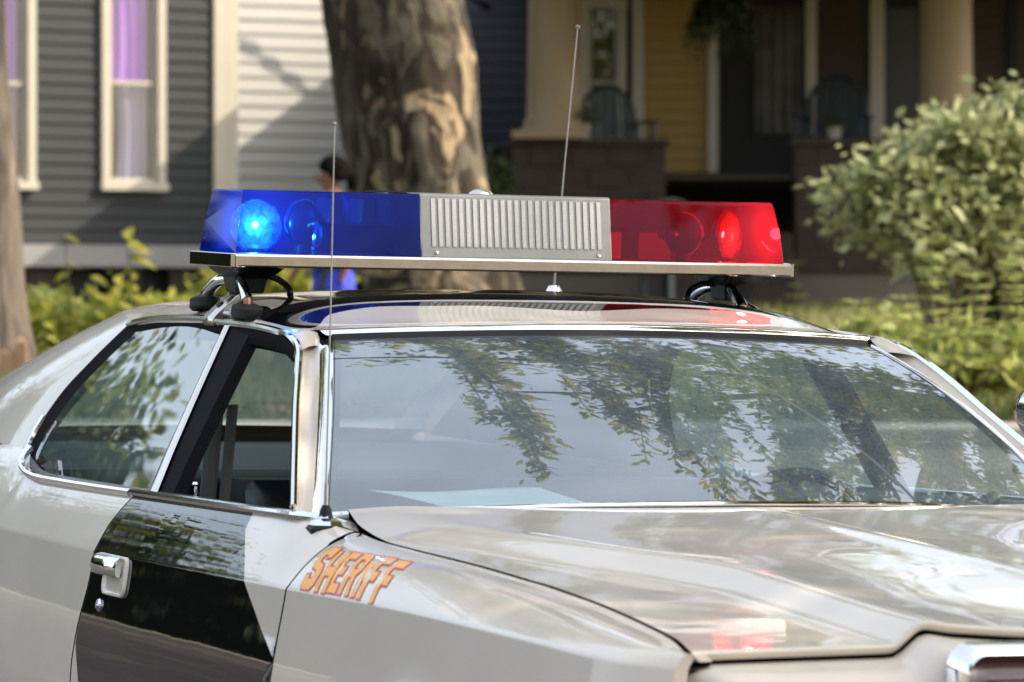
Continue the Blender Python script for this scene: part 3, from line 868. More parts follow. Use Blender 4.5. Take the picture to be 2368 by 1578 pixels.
mb = MB(); mb.lathe([(.078, .034), (.05, .045), (0, .05)], 30, Mx); mb.build('lamp_glass', LAMPGLASS, sp, True)
mb = MB(); mb.tube([(0, 0, -.07), (-.01, -.01, -.11), (.0, -.05, -.125), (.0, -.085, -.13)], [.013, .017, .015, .014], 12); mb.build('lamp_arm', CHROME, sp, True)
mb = MB(); mb.box((.0, -.055, -.115), (.06, .05, .045)); mb.build('arm_bracket', STEEL, sp, bevel=.008)
mb = MB(); mb.tube([(1.06, .60, .975), (1.0, .66, .985)], .014, 12); mb.lathe([(0, .03), (.022, .02), (.026, -.02), (.01, -.03)], 16, Matrix.Translation((1.07, .59, .975)) @ Z_to((1, -.5, .2))); mb.build('spotlight_handle', BLACKPL, car, True)

# ------------------------------------------------------------------ light bar
bar = empty('light_bar')
bar.matrix_world = CARM @ Matrix.Translation((0, 0, 1.4221)) @ Matrix.Rotation(.0322, 4, 'Y')
tag(bar, 'blue and red emergency light bar with silver speaker clamped across the car roof', 'light bar')
def colour_lens(name, tint, gl):
    return glassmat(name, tint, 1.40, .03, (.28, .32, .5), .20, gl, 1)
BLUEL = colour_lens('blue_lens', (.010, .20, .72), (.003, .030, .75))
REDL = colour_lens('red_lens', (.70, .008, .010), (.70, .003, .004))
mb = MB()
# tray rail: hollow chrome extrusion with rolled edges
for sx in (-1, 1):
    pr = [(.150, 0), (.153, .004), (.153, .022), (.150, .027), (.138, .029), (.132, .027), (.132, .0)]
    mb.add([(sx * p[0], y, p[1]) for y in (-.612, .612) for p in pr], gridfaces(2, 7, 0, True))
mb.build('tray_rail', ALU, bar, False, bevel=.0015)
mb = MB(); mb.box((0, 0, .008), (.27, 1.22, .012)); mb.build('tray_floor', BLACKPL, bar)
for sg in (-1, 1):
    mb = MB(); mb.box((0, sg * .616, .0135), (.302, .010, .029)); mb.build('tray_end_cap', ALU, bar, bevel=.002)
def lens(name, y0, y1, e0, e1, mat):
    """hollow trapezoid shell; e0/e1 how far each end leans in at the top"""
    z0, z1, b, t = .028, .156, .134, .112
    def sec(y, k, ins):  # section outline at an end
        return [(-b, y, z0), (-(b + t)/2 - .004, y + ins*.42, (z0+z1)/2), (-t - .002, y + ins*.92, z1 - .008), (-t + .006, y + ins, z1),
                (t - .006, y + ins, z1), (t + .002, y + ins*.92, z1 - .008), ((b + t)/2 + .004, y + ins*.42, (z0+z1)/2), (b, y, z0)]
    A = sec(y0, 0, e0); B = sec(y1, 1, -e1)
    V = A + B; n = 8
    F = [(i, i+1, n+i+1, n+i) for i in range(n-1)]
    if e0: F.append(tuple(range(n)))
    if e1: F.append(tuple(range(2*n-1, n-1, -1)))
    m = MB(); m.add(V, F); return m.build(name, mat, bar, False, bevel=.0035)
lens('blue_lens', -.606, -.2115, .020, 0, BLUEL)
lens('red_lens', .2115, .606, 0, .020, REDL)
# a fine seam of the lens: chrome top strip
for y0, y1 in ((-.585, -.212), (.212, .585)):
    pass
# speaker box with louvred face
spk = empty('speaker'); spk.parent = bar
z0, z1, b, t = .028, .159, .137, .1155
mb = MB()
pr = [(-b, z0), (-t, z1 - .004), (-t + .005, z1), (t - .005, z1), (t, z1 - .004), (b, z0)]
V = [(p[0], y, p[1]) for y in (-.2105, .2105) for p in pr]
mb.add(V, [(i, i+1, 6+i+1, 6+i) for i in range(5)] + [tuple(range(6)), tuple(range(11, 5, -1))])
mb.build('speaker_housing', SPKM, spk, bevel=.002)
LOUV = pmat('bright_louvre', (.92, .90, .86), .40, .35)
SLOT = pmat('louvre_slot', (.16, .155, .15), .5, .6)
def face_x(z): return b + (t - b) * (z - z0) / (z1 - .004 - z0)
nrow, ncol = 34, 25
tilt = math.atan2(b - t, z1 - .004 - z0)
mb = MB()
zz = np.linspace(.050, .146, nrow)
for z in zz:
    R = Matrix.Rotation(-tilt - 1.05, 3, 'Y')
    mb.box((face_x(z) + .0020, 0, z), (.0036, .0088, .0016), R)
col0 = mb.build('louvre_column', LOUV, spk); col0.location = (0, -.183, 0)
for k in range(1, ncol):
    o = bpy.data.objects.new('louvre_column', col0.data); COL.objects.link(o); o.parent = spk; o.location = (0, -.183 + .366 * k / (ncol - 1), 0)
for y in (-.178, .180):
    mb = MB(); mb.lathe([(0, .0045), (.0035, .004), (.0052, .0015), (.0055, 0)], 14, Matrix.Translation((face_x(.037), y, .037)) @ Z_to((1, 0, .16))); mb.build('speaker_screw', CHROME, spk, True)
mb = MB(); mb.lathe([(0, .012), (.014, .010), (.024, .004), (.026, 0)], 20, Matrix.Translation((-.04, -.02, z1))); mb.build('top_knob', STEEL, spk, True)
mb = MB(); mb.box((-.03, -.235, z1 + .001), (.12, .05, .004)); mb.build('top_strap', BLACKPL, bar)

# rotators: sealed beam lamps, mirrors, partition
def emis(name, col, core, strength, edge):
    """lamp face: filament core falling off over the reflector"""
    m = bpy.data.materials.new(name); m.use_nodes = True; nt = m.node_tree; nt.nodes.clear()
    out = nt.nodes.new('ShaderNodeOutputMaterial'); tc = nt.nodes.new('ShaderNodeTexCoord')
    ln = nt.nodes.new('ShaderNodeVectorMath'); ln.operation = 'LENGTH'; nt.links.new(tc.outputs['Object'], ln.inputs[0])
    rp = nt.nodes.new('ShaderNodeValToRGB'); e = rp.color_ramp.elements
    e[0].position = 0.0; e[0].color = (*[core]*3, 1); e[1].position = .056; e[1].color = (*[edge]*3, 1)
    k = e.new(.005); k.color = (core*.7,)*3 + (1,); k = e.new(.011); k.color = (.11,)*3 + (1,); k = e.new(.026); k.color = (.035,)*3 + (1,); k = e.new(.042); k.color = (.016,)*3 + (1,)
    nt.links.new(ln.outputs['Value'], rp.inputs[0])
    nz = nt.nodes.new('ShaderNodeTexNoise'); nz.inputs['Scale'].default_value = 45; nz.inputs['Detail'].default_value = 4; nz.inputs['Distortion'].default_value = .8
    nt.links.new(tc.outputs['Object'], nz.inputs['Vector'])
    mr = nt.nodes.new('ShaderNodeMapRange'); mr.inputs[1].default_value = .3; mr.inputs[2].default_value = .7; mr.inputs[3].default_value = .35; mr.inputs[4].default_value = 1.5; nt.links.new(nz.outputs['Fac'], mr.inputs[0])
    mu = nt.nodes.new('ShaderNodeMath'); mu.operation = 'MULTIPLY'; nt.links.new(rp.outputs[0], mu.inputs[0]); nt.links.new(mr.outputs[0], mu.inputs[1])
    mu2 = nt.nodes.new('ShaderNodeMath'); mu2.operation = 'MULTIPLY'; nt.links.new(mu.outputs[0], mu2.inputs[0]); mu2.inputs[1].default_value = strength
    em = nt.nodes.new('ShaderNodeEmission'); em.inputs[0].default_value = (*col, 1); nt.links.new(mu2.outputs[0], em.inputs[1])
    gl = nt.nodes.new('ShaderNodeBsdfGlossy'); gl.inputs['Roughness'].default_value = .1; gl.inputs[0].default_value = (.25,.25,.25,1)
    ad = nt.nodes.new('ShaderNodeAddShader'); nt.links.new(em.outputs[0], ad.inputs[0]); nt.links.new(gl.outputs[0], ad.inputs[1])
    nt.links.new(ad.outputs[0], out.inputs[0]); return m
LIT = emis('lit_lamp_face', (1.0, .97, .90), 1.0, 46.0, .006)
LIT2 = emis('lit_lamp_face_warm', (1.0, .80, .55), 1.0, 34.0, .004)
MIRR = pmat('mirror', (.75, .77, .8), .08, 1.0)
DKMET = pmat('dark_metal', (.10, .10, .11), .35, .8)
def rotator(y, z, r, direction, face, name, parent=bar):
    rt = empty(name); rt.parent = parent; rt.location = (0, y, z)
    M = Z_to(direction)
    mb = MB(); mb.lathe([(r*.98, .0), (r, -.004), (r*.93, -.014), (r*.62, -.030), (r*.28, -.038), (r*.25, -.055), (0, -.055)], 32, M); mb.build('lamp_shell', DKMET, rt, True)
    mb = MB(); mb.lathe([(r*1.0, .001), (r*1.06, .003), (r*1.06, -.006), (r*1.0, -.006)], 32, M); mb.build('lamp_ring', MIRR, rt, True)
    mb = MB(); mb.lathe([(0, .008), (r*.3, .0075), (r*.6, .006), (r*.85, .0035), (r*.98, 0)], 32, M); mb.build('lamp_face', face, rt, True)
    mb = MB(); mb.lathe([(.045, -z + .016), (.045, -z + .026), (.018, -z + .028), (.018, -r*.9), (.0, -r*.9)], 20); mb.build('turntable', DKMET, rt, True)
    return rt
def lamp_light(y, x, power):   # the burning bulb of that lamp
    ld = bpy.data.lights.new('lamp_bulb', 'POINT'); ld.energy = power; ld.shadow_soft_size = .012; ld.color = (1, .92, .8)
    lo = bpy.data.objects.new('lamp_bulb', ld); COL.objects.link(lo); lo.parent = bar; lo.location = (x, y, .083)
lamp_light(-.545, .055, 1.2); lamp_light(.575, .05, 1.2)
rotator(-.525, .083, .052, (.93, -.30, -.02), LIT, 'rotating_lamp')
rotator(.535, .083, .052, (.75, .62, -.05), LIT2, 'rotating_lamp')
DULLF = pmat('unlit_lamp_face', (.5, .5, .5), .25, .3, 1.0)
rotator(-.425, .090, .048, (-.9, -.5, 0), DULLF, 'rotating_lamp')
rotator(.43, .085, .045, (-.6, .8, 0), DULLF, 'rotating_lamp')
for y, yaw, w, h in ((-.36, .25, .06, .05), (-.29, .1, .055, .05), (-.24, .3, .03, .05), (.27, .2, .05, .055), (.37, -.15, .07, .055)):
    mb = MB(); R = Matrix.Rotation(yaw, 3, 'Z'); zc_ = .058 if y > 0 else .118
    mb.box((-.02, y, zc_), (.004, w, h), R); mb.build('mirror_plate', MIRR, bar)
mb = MB(); mb.box((-.01, -.32, .062), (.03, .20, .06)); mb.box((-.01, .31, .118), (.03, .19, .05)); mb.build('partition', DKMET, bar, bevel=.003)
mb = MB(); mb.tube([(.06, -.415, .03), (.065, -.412, .06), (.06, -.41, .09)], [.010, .013, .008], 10); mb.build('lamp_post', MIRR, bar, True)

# feet
COPPER = pmat('rusty_copper', (.42, .20, .12), .45, .7, var=.4, vscale=80)
for sg in (-1, 1):
    ft = empty('mounting_foot'); ft.parent = bar; ft.location = (0, sg * .545, 0)
    mb = MB()
    mb.add([(x * sx, y * sy, z) for z, x, y in ((-.002, .10, .055), (-.012, .075, .05), (-.022, .045, .036), (-.055, .036, .030)) for sx, sy in ((-1,-1),(1,-1),(1,1),(-1,1))], gridfaces(4, 4, 0, True) + [(15,14,13,12)])
    mb.build('foot_bracket', BLACKPL, ft, bevel=.004)
    for sx in (-1, 1):
        mb = MB(); pth = smooth_path([(sx*.03, -.020, -.026), (sx*.075, -.032, -.032), (sx*.125, -.038, -.052), (sx*.150, -.040, -.070)], 14)
        mb.tube(pth, np.linspace(.0105, .016, 14), 12, True, .8); mb.build('chrome_leg', CHROME, ft, True)
        mb = MB(); mb.lathe([(0, .012), (.022, .010), (.034, .004), (.036, -.014), (.030, -.020)], 22, Matrix.Translation((sx*.152, -.040, -.080 - .004*sx)) @ Matrix.Rotation(.12*sx, 4, 'Y') @ Matrix.Diagonal((1.25, .9, 1, 1))); mb.build('rubber_pad', RUBBER, ft, True)
        mb = MB(); mb.lathe([(0, .010), (.006, .009), (.0075, .002), (.0075, -.004)], 6, Matrix.Translation((sx*.168, -.046, -.070))); mb.build('foot_nut', COPPER, ft)
    # gutter strap with hook
    y0 = sg * .03
    Ps = [(.0, sg*.005, -.050), (.01, sg*.03, -.062), (.02, sg*.055, -.082), (.022, sg*.075, -.100), (.022, sg*.084, -.112), (.022, sg*.078, -.122)]
    R = [[(p[0] + dx, p[1], p[2]) for dx in (-.036, .036)] for p in smooth_path(Ps, 20)]
    sheet('gutter_strap', R, STEEL, ft, thick=.0025)
    mb = MB(); mb.tube(smooth_path([(.0, -sg*.0, -.025), (-.02, -sg*.05, -.020), (-.02, -sg*.085, -.032), (-.01, -sg*.10, -.052), (-.01, -sg*.10, -.070)], 40), [.006 + .0012*(k % 2) for k in range(40)], 10); mb.build('cable_loop', BLACKPL, ft, True)
    mb = MB(); mb.lathe([(0, .006), (.007, .005), (.009, 0), (.006, -.004)], 16, Matrix.Translation((.020, sg*.058, -.080)) @ Z_to((0, sg*.4, 1))); mb.build('strap_bolt', BLACKPL, ft, True)
#@@BACKGROUND
# ------------------------------------------------------------------ foliage tools
def leaf_cloud(name, C, size, mat, parent=None, up=0.35, aspect=2.0, droop=None, jitter=.4, kind=None):
    """many small folded leaves, one per centre"""
    C = np.asarray(C, float); n = len(C)
    d = RNG.normal(size=(n, 3)); d[:, 2] *= .6
    if droop is not None: d = d * .5 + np.asarray(droop) * 1.0
    d /= np.linalg.norm(d, axis=1)[:, None]
    nrm = RNG.normal(size=(n, 3)); nrm[:, 2] = np.abs(nrm[:, 2]) + up
    s = np.cross(d, nrm); s /= np.linalg.norm(s, axis=1)[:, None] + 1e-9
    nn = np.cross(s, d)
    L = size * (1 + jitter * RNG.uniform(-1, 1, n))[:, None]; Wd = L / aspect
    a = C; b = C + d * L * .5 + s * Wd * .5 + nn * L * .06; c = C + d * L; e = C + d * L * .5 - s * Wd * .5 + nn * L * .06
    V = np.stack([a, b, c, e], 1).reshape(-1, 3)
    me = bpy.data.meshes.new(name)
    me.vertices.add(4*n); me.vertices.foreach_set('co', V.ravel())
    me.loops.add(4*n); me.loops.foreach_set('vertex_index', np.arange(4*n))
    me.polygons.add(n); me.polygons.foreach_set('loop_start', np.arange(n)*4); me.polygons.foreach_set('loop_total', np.full(n, 4))
    me.update(calc_edges=True); me.validate()
    me.materials.append(mat)
    o = bpy.data.objects.new(name, me); COL.objects.link(o)
    if parent is not None: o.parent = parent
    if kind: o['kind'] = kind
    return o

def strand_points(P, n, spread):
    P = smooth_path(P, 24); t = RNG.uniform(0, 23, n); i = np.minimum(t.astype(int), 22); f = (t - i)[:, None]
    return P[i] * (1 - f) + P[i+1] * f + RNG.normal(size=(n, 3)) * spread

def bark(name, c1, c2, c3, scale, stretch=(1, 1, .35), bump=.8, stops=(.38, .47, .55, .66)):
    m = bpy.data.materials.new(name); m.use_nodes = True; nt = m.node_tree; b = nt.nodes['Principled BSDF']; b.inputs['Roughness'].default_value = .85
    tc = nt.nodes.new('ShaderNodeTexCoord'); mp = nt.nodes.new('ShaderNodeMapping'); mp.inputs['Scale'].default_value = stretch
    nt.links.new(tc.outputs['Object'], mp.inputs[0])
    nz = nt.nodes.new('ShaderNodeTexNoise'); nz.inputs['Scale'].default_value = scale; nz.inputs['Detail'].default_value = 5; nz.inputs['Roughness'].default_value = .62; nz.inputs['Distortion'].default_value = .6
    nt.links.new(mp.outputs[0], nz.inputs['Vector'])
    rp = nt.nodes.new('ShaderNodeValToRGB'); e = rp.color_ramp.elements
    e[0].position = stops[0]; e[0].color = (*c1, 1); e[1].position = stops[3]; e[1].color = (*c3, 1)
    k = e.new(stops[1]); k.color = (*c2, 1); k = e.new(stops[2]); k.color = (*[x * .8 + y * .2 for x, y in zip(c2, c3)], 1)
    nt.links.new(nz.outputs['Fac'], rp.inputs[0]); nt.links.new(rp.outputs[0], b.inputs['Base Color'])
    n2 = nt.nodes.new('ShaderNodeTexNoise'); n2.inputs['Scale'].default_value = scale * 5; n2.inputs['Detail'].default_value = 6; nt.links.new(mp.outputs[0], n2.inputs['Vector'])
    bp = nt.nodes.new('ShaderNodeBump'); bp.inputs['Strength'].default_value = bump; bp.inputs['Distance'].default_value = .03
    nt.links.new(n2.outputs['Fac'], bp.inputs['Height']); nt.links.new(bp.outputs[0], b.inputs['Normal'])
    return m

def syc_bark():
    m = bpy.data.materials.new('mottled_bark'); m.use_nodes = True; nt = m.node_tree; bs = nt.nodes['Principled BSDF']; bs.inputs['Roughness'].default_value = .9; bs.inputs['Specular IOR Level'].default_value = .2
    tc = nt.nodes.new('ShaderNodeTexCoord')
    def noise(scale, st, det, dist=0.0):
        mp = nt.nodes.new('ShaderNodeMapping'); mp.inputs['Scale'].default_value = st; nt.links.new(tc.outputs['Object'], mp.inputs[0])
        n = nt.nodes.new('ShaderNodeTexNoise'); n.inputs['Scale'].default_value = scale; n.inputs['Detail'].default_value = det; n.inputs['Roughness'].default_value = .6; n.inputs['Distortion'].default_value = dist
        nt.links.new(mp.outputs[0], n.inputs['Vector']); return n.outputs['Fac']
    def mask(f, a, c):
        r = nt.nodes.new('ShaderNodeMapRange'); r.inputs[1].default_value = a; r.inputs[2].default_value = c; nt.links.new(f, r.inputs[0]); return r.outputs[0]
    def mix(fac, A, B):
        x = nt.nodes.new('ShaderNodeMix'); x.data_type = 'RGBA'; nt.links.new(fac, x.inputs[0])
        for k, v in ((6, A), (7, B)):
            if isinstance(v, tuple): x.inputs[k].default_value = (*v, 1)
            else: nt.links.new(v, x.inputs[k])
        return x.outputs[2]
    base = mix(mask(noise(9, (1, 1, .35), 6, .4), .35, .65), (.016, .012, .008), (.055, .042, .029))
    grey = mix(mask(noise(3.6, (1, 1, .45), 4, 1.2), .52, .57), base, (.105, .092, .068))
    cream = mix(mask(noise(2.3, (1, 1, .6), 4, 1.6), .56, .61), grey, (.29, .222, .138))
    fine = mix(mask(noise(22, (1, 1, .3), 5), .30, .62), (.50, .48, .45), (1.0, 1.0, 1.0))
    mu = nt.nodes.new('ShaderNodeMix'); mu.data_type = 'RGBA'; mu.blend_type = 'MULTIPLY'; mu.inputs[0].default_value = 1.0
    nt.links.new(cream, mu.inputs[6]); nt.links.new(fine, mu.inputs[7]); nt.links.new(mu.outputs[2], bs.inputs['Base Color'])
    bp = nt.nodes.new('ShaderNodeBump'); bp.inputs['Strength'].default_value = 1.0; bp.inputs['Distance'].default_value = .05
    nt.links.new(noise(8, (1, 1, .3), 8), bp.inputs['Height']); nt.links.new(bp.outputs[0], bs.inputs['Normal'])
    return m

def trunk_mesh(name, P, r, mat, parent, n=28, rough=.06, steps=60, seed=0):
    rg = np.random.default_rng(seed)
    P = smooth_path(P, steps); T, N, B = frame_along(P)
    rr = ip(np.linspace(0, 1, steps), np.linspace(0, 1, len(r)), r)
    ph = rg.uniform(0, 6.28, 8)
    V = []
    for i in range(steps):
        for k in range(n):
            a = 2*PI*k/n; z = P[i][2]
            w = 1 + rough*(math.sin(3*a + z*1.7 + ph[0]) * .5 + math.sin(5*a - z*2.3 + ph[1]) * .35 + math.sin(2*a + z*5.1 + ph[2]) * .4 + math.sin(9*a + z*7 + ph[3])*.18 + (math.sin(17*a + z*11 + ph[4]) * math.sin(z*13 + ph[5]) + math.sin(13*a - z*19 + ph[6]))*.16)
            V.append(P[i] + rr[i]*w*(math.cos(a)*N[i] + math.sin(a)*B[i]))
    return mk(name, V, gridfaces(steps, n, 0, True) + [tuple((steps-1)*n + k for k in range(n))], mat, parent, True)

SYC = syc_bark()
BARK2 = bark('grey_brown_bark', (.035, .028, .021), (.085, .068, .052), (.19, .150, .112), 4.5, (1, 1, .2))
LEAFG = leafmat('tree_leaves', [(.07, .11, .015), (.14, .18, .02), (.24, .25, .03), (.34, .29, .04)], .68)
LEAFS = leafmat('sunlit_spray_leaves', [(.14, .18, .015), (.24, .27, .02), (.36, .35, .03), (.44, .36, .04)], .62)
LEAFX = leafmat('fern_fronds', [(.008, .016, .006), (.014, .024, .008), (.022, .03, .01)], .2)  # darkened copy of the dark leaves, porch shade put into the tones
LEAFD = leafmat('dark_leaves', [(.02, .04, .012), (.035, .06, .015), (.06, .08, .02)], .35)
LEAFY = leafmat('yellow_green_leaves', [(.15, .19, .02), (.28, .31, .035), (.40, .38, .07), (.20, .24, .04)], .5)
LEAFP = leafmat('pale_variegated_leaves', [(.16, .19, .07), (.34, .37, .17), (.48, .50, .28), (.26, .30, .12)], .35)
LEAFM = leafmat('mid_green_leaves', [(.15, .19, .04), (.26, .31, .08), (.38, .40, .13), (.22, .22, .06)], .45)
STEM = pmat('green_stem', (.09, .11, .03), .7)
TWIG = pmat('twig', (.10, .075, .05), .8)

# ------------------------------------------------------------------ houses
def lap_wall(root, x0, x1, z0, z1, lap, mat, yoff=0.0, name='siding_board', holes=()):
    """clapboards one by one, each leaning out at its foot"""
    pr = [(0.0, 0), (-.030, 0), (-.034, .012), (-.012, lap * 1.06), (0.0, lap * 1.06)]
    cache = {}
    n = int((z1 - z0) / lap)
    for k in range(n):
        z = z0 + k * lap
        segs = [(x0, x1)]
        for (ha, hb, hc, hd) in holes:
            if z + lap > hc and z < hd:
                segs = [t for (p, q) in segs for t in ((p, min(q, ha)), (max(p, hb), q)) if t[1] - t[0] > .02]
        for (p, q) in segs:
            L = round(q - p, 4)
            if L not in cache:
                V = [(x, c[0], c[1]) for x in (0, L) for c in pr]
                o = mk(name, V, gridfaces(2, 5, 0, True) + [(0,1,2,3,4), (9,8,7,6,5)], mat, root); me = o.data; cache[L] = me
                bm = bmesh.new(); bm.from_mesh(me); bmesh.ops.recalc_face_normals(bm, faces=bm.faces); bm.to_mesh(me); bm.free()
            else:
                o = bpy.data.objects.new(name, cache[L]); COL.objects.link(o); o.parent = root
            o.location = (p, yoff + RNG.uniform(-.0015, .0015), z)

def boxpart(name, x0, x1, y0, y1, z0, z1, mat, parent, bevel=.004):
    mb = MB(); mb.box(((x0+x1)/2, (y0+y1)/2, (z0+z1)/2), (abs(x1-x0), abs(y1-y0), abs(z1-z0)))
    return mb.build(name, mat, parent, bevel=bevel)

class Wall:
    """a facade: pixel bearings to positions along it"""
    def __init__(s, px, d, ang, z=0.0):
        s.o = Vector(((px - 1184) / F_PX * d, d, 0)); s.a = ang; s.c = math.cos(ang); s.s = math.sin(ang)
    def u(s, px):
        k = (px - 1184) / F_PX; return (k * s.o.y - s.o.x) / (s.c - k * s.s)
    def z(s, px, py):
        return CAM_H + (717 - py) / F_PX * (s.o.y + s.u(px) * s.s)

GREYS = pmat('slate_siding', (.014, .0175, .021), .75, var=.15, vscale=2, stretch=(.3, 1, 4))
WHITES = pmat('white_siding', (.46, .45, .42), .7, var=.06, vscale=2, stretch=(.3, 1, 4))
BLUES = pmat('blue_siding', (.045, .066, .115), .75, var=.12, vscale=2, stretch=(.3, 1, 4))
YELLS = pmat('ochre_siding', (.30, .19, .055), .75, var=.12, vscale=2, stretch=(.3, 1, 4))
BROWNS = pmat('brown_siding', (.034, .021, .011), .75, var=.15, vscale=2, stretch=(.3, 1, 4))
TRIM = pmat('cream_trim', (.40, .365, .30), .6, var=.06, vscale=3)
TRIMG = pmat('skirt_paint', (.22, .215, .215), .7, var=.06)
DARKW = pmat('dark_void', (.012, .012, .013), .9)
STONE = pmat('brown_stone', (.028, .018, .012), .9, var=.3, vscale=3, bump=.5, bscale=14)
PANE = glassmat('window_pane', (.80, .84, .86), 1.5)
PURPLE = pmat('purple_curtain', (.40, .035, .60), .8, col2=(.40, .20, .66), vscale=2.2, stretch=(3, 1, .35))
LILAC = pmat('lilac_curtain', (.42, .36, .60), .85, col2=(.36, .30, .36), vscale=2.0, stretch=(4, 1, .4))
ROOFM = pmat('shingle_roof', (.07, .065, .06), .9, var=.3, vscale=6)

def window(root, x0, x1, z0, z1, zrail, yf, cas=.085, cur1=None, cur2=None, trim=None):
    """sash window: casing, jambs, sill, meeting rail, two panes, curtains behind"""
    trim = trim or TRIM
    w = empty('window'); w.parent = root
    boxpart('casing', x0, x0 + cas, yf - .065, yf + .03, z0, z1, trim, w)
    boxpart('casing', x1 - cas, x1, yf - .065, yf + .03, z0, z1, trim, w)
    boxpart('head_casing', x0 - .01, x1 + .01, yf - .07, yf + .03, z1, z1 + .14, trim, w)
    boxpart('sill', x0 - .02, x1 + .02, yf - .10, yf + .03, z0 - .09, z0, trim, w)
    for a, b in ((x0 + cas, x0 + cas + .045), (x1 - cas - .045, x1 - cas)):
        boxpart('sash_stile', a, b, yf - .005, yf + .06, z0, z1, trim, w)
    boxpart('sash_rail', x0 + cas + .045, x1 - cas - .045, yf - .004, yf + .06, z0, z0 + .055, trim, w)
    boxpart('meeting_rail', x0 + cas + .045, x1 - cas - .045, yf - .003, yf + .06, zrail - .022, zrail + .022, trim, w)
    a, b = x0 + cas + .04, x1 - cas - .04
    for (c, d, nm) in ((z0 + .05, zrail - .02, 'pane'), (zrail + .02, z1, 'pane')):
        mk(nm, [(a, yf + .03, c), (b, yf + .03, c), (b, yf + .03, d), (a, yf + .03, d)], [(0,1,2,3)], PANE, w)
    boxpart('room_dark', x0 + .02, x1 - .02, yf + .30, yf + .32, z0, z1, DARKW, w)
    for cur, c, d, u0 in ((cur2, z0 + .02, zrail, .28), (cur1, zrail, z1, .10)):
        if cur is None: continue
        R = [[(a + (b - a) * (u0 + (1.02 - u0) * u + .08*math.sin(3*v)*(1-u)), yf + .14 + .03 * math.sin(u * 19 + v), c + (d - c) * v) for u in np.linspace(0, 1, 30)] for v in np.linspace(0, 1, 8)]
        sheet('curtain', R, cur, w)
    return w

# grey house on the left, its front turned away to the left
GW = Wall(545, 47.0, math.radians(33))
gh_ = empty('grey_house', GW.o, GW.a)
tag(gh_, 'slate grey clapboard house at far left with cream trimmed purple curtained windows', 'house')
zsk0, zsk1 = GW.z(250, 618), GW.z(250, 567)
gz = float(ground_z(44))
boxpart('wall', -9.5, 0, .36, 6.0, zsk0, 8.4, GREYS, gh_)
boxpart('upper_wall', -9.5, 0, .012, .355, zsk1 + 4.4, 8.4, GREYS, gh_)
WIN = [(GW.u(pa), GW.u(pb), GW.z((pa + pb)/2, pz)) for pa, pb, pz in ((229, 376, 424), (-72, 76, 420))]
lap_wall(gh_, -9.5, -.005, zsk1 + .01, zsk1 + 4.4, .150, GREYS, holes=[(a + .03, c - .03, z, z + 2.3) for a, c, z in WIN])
boxpart('skirt_board', -9.5, 0.02, -.05, .01, zsk0, zsk1, TRIMG, gh_)
boxpart('foundation', -9.4, -.05, .25, 5.8, gz - .3, zsk0, DARKW, gh_)
for px, nm in ((100, 0), (300, 1), (430, 2)):
    u = GW.u(px); boxpart('foundation_pier', u - .18, u + .18, .05, .26, gz - .3, zsk0 - .002, STONE, gh_)
boxpart('corner_board', GW.u(489), GW.u(519), -.075, .012, zsk0 + .01, 8.3, TRIM, gh_)
boxpart('corner_board', GW.u(521), GW.u(546), -.055, .10, zsk0 + .01, 8.3, TRIM, gh_)
for (pa, pb, pz) in ((229, 376, 424), (-72, 76, 420)):
    z0 = GW.z((pa + pb)/2, pz); window(gh_, GW.u(pa), GW.u(pb), z0, z0 + 2.35, GW.z((pa+pb)/2, 193), -.03, .10, PURPLE, LILAC)
mb = MB(); mb.add([(-9.9, -.5, 8.3), (.4, -.5, 8.3), (.4, 6.4, 8.3), (-9.9, 6.4, 8.3), (-9.9, 3, 11.2), (.4, 3, 11.2)], [(0,1,5,4), (2,3,4,5), (0,4,3), (1,2,5), (0,3,2,1)]); mb.build('roof', ROOFM, gh_)

# white house, its lit wall turned towards the sun
WW = Wall(520, 52.0, math.radians(24))
wh_ = empty('white_house', WW.o, WW.a)
tag(wh_, 'white clapboard house wall lit by the sun left of the big trunk', 'house')
boxpart('wall', -.3, 2.75, .012, 7.0, 1.0, 8.0, WHITES, wh_)
lap_wall(wh_, -.3, 2.74, WW.z(650, 612), WW.z(650, 612) + 4.4, .185, WHITES)
boxpart('skirt_board', -.3, 2.76, -.06, .01, WW.z(650, 634), WW.z(650, 611), TRIM, wh_)
boxpart('corner_board', 2.66, 2.78, -.07, .10, 1.6, 8.0, TRIM, wh_)
boxpart('foundation', -.3, 2.72, -.02, .011, .8, WW.z(650, 634), DARKW, wh_)
mb = MB(); mb.add([(-.8, -.5, 8.0), (3.2, -.5, 8.0), (3.2, 7.4, 8.0), (-.8, 7.4, 8.0), (1.2, -.5, 10.2), (1.2, 7.4, 10.2)], [(0,1,4), (2,3,5), (0,4,5,3), (1,2,5,4), (0,3,2,1)]); mb.build('roof', ROOFM, wh_)

# the twisted service cable whose shadow falls across the white wall
wn_ = Vector((-math.sin(WW.a), math.cos(WW.a), 0)) * -1
pts = []
for px, py in ((380, -20), (470, 40), (553, 93), (600, 128), (650, 168), (700, 205), (760, 248), (820, 285)):
    u = WW.u(px); p = WW.o + Vector((WW.c, WW.s, 0)) * u; p.z = WW.z(px, py); pts.append(p - Vector((0, .03, 0)) + TO_SUN * 2.3)
pth = smooth_path([tuple(p) for p in pts], 120)
cb = empty('overhead_cable', (0, 0, 0)); tag(cb, 'twisted overhead service cable strung high in front of the white house', 'cable')
T_, N_, B_ = frame_along(pth)
for k in range(2):
    mb = MB(); ang = np.linspace(0, 26, 120) + PI * k
    mb.tube(pth + .022 * (np.cos(ang)[:, None] * N_ + np.sin(ang)[:, None] * B_), .021, 6); mb.build('cable_strand', RUBBER, cb, True)

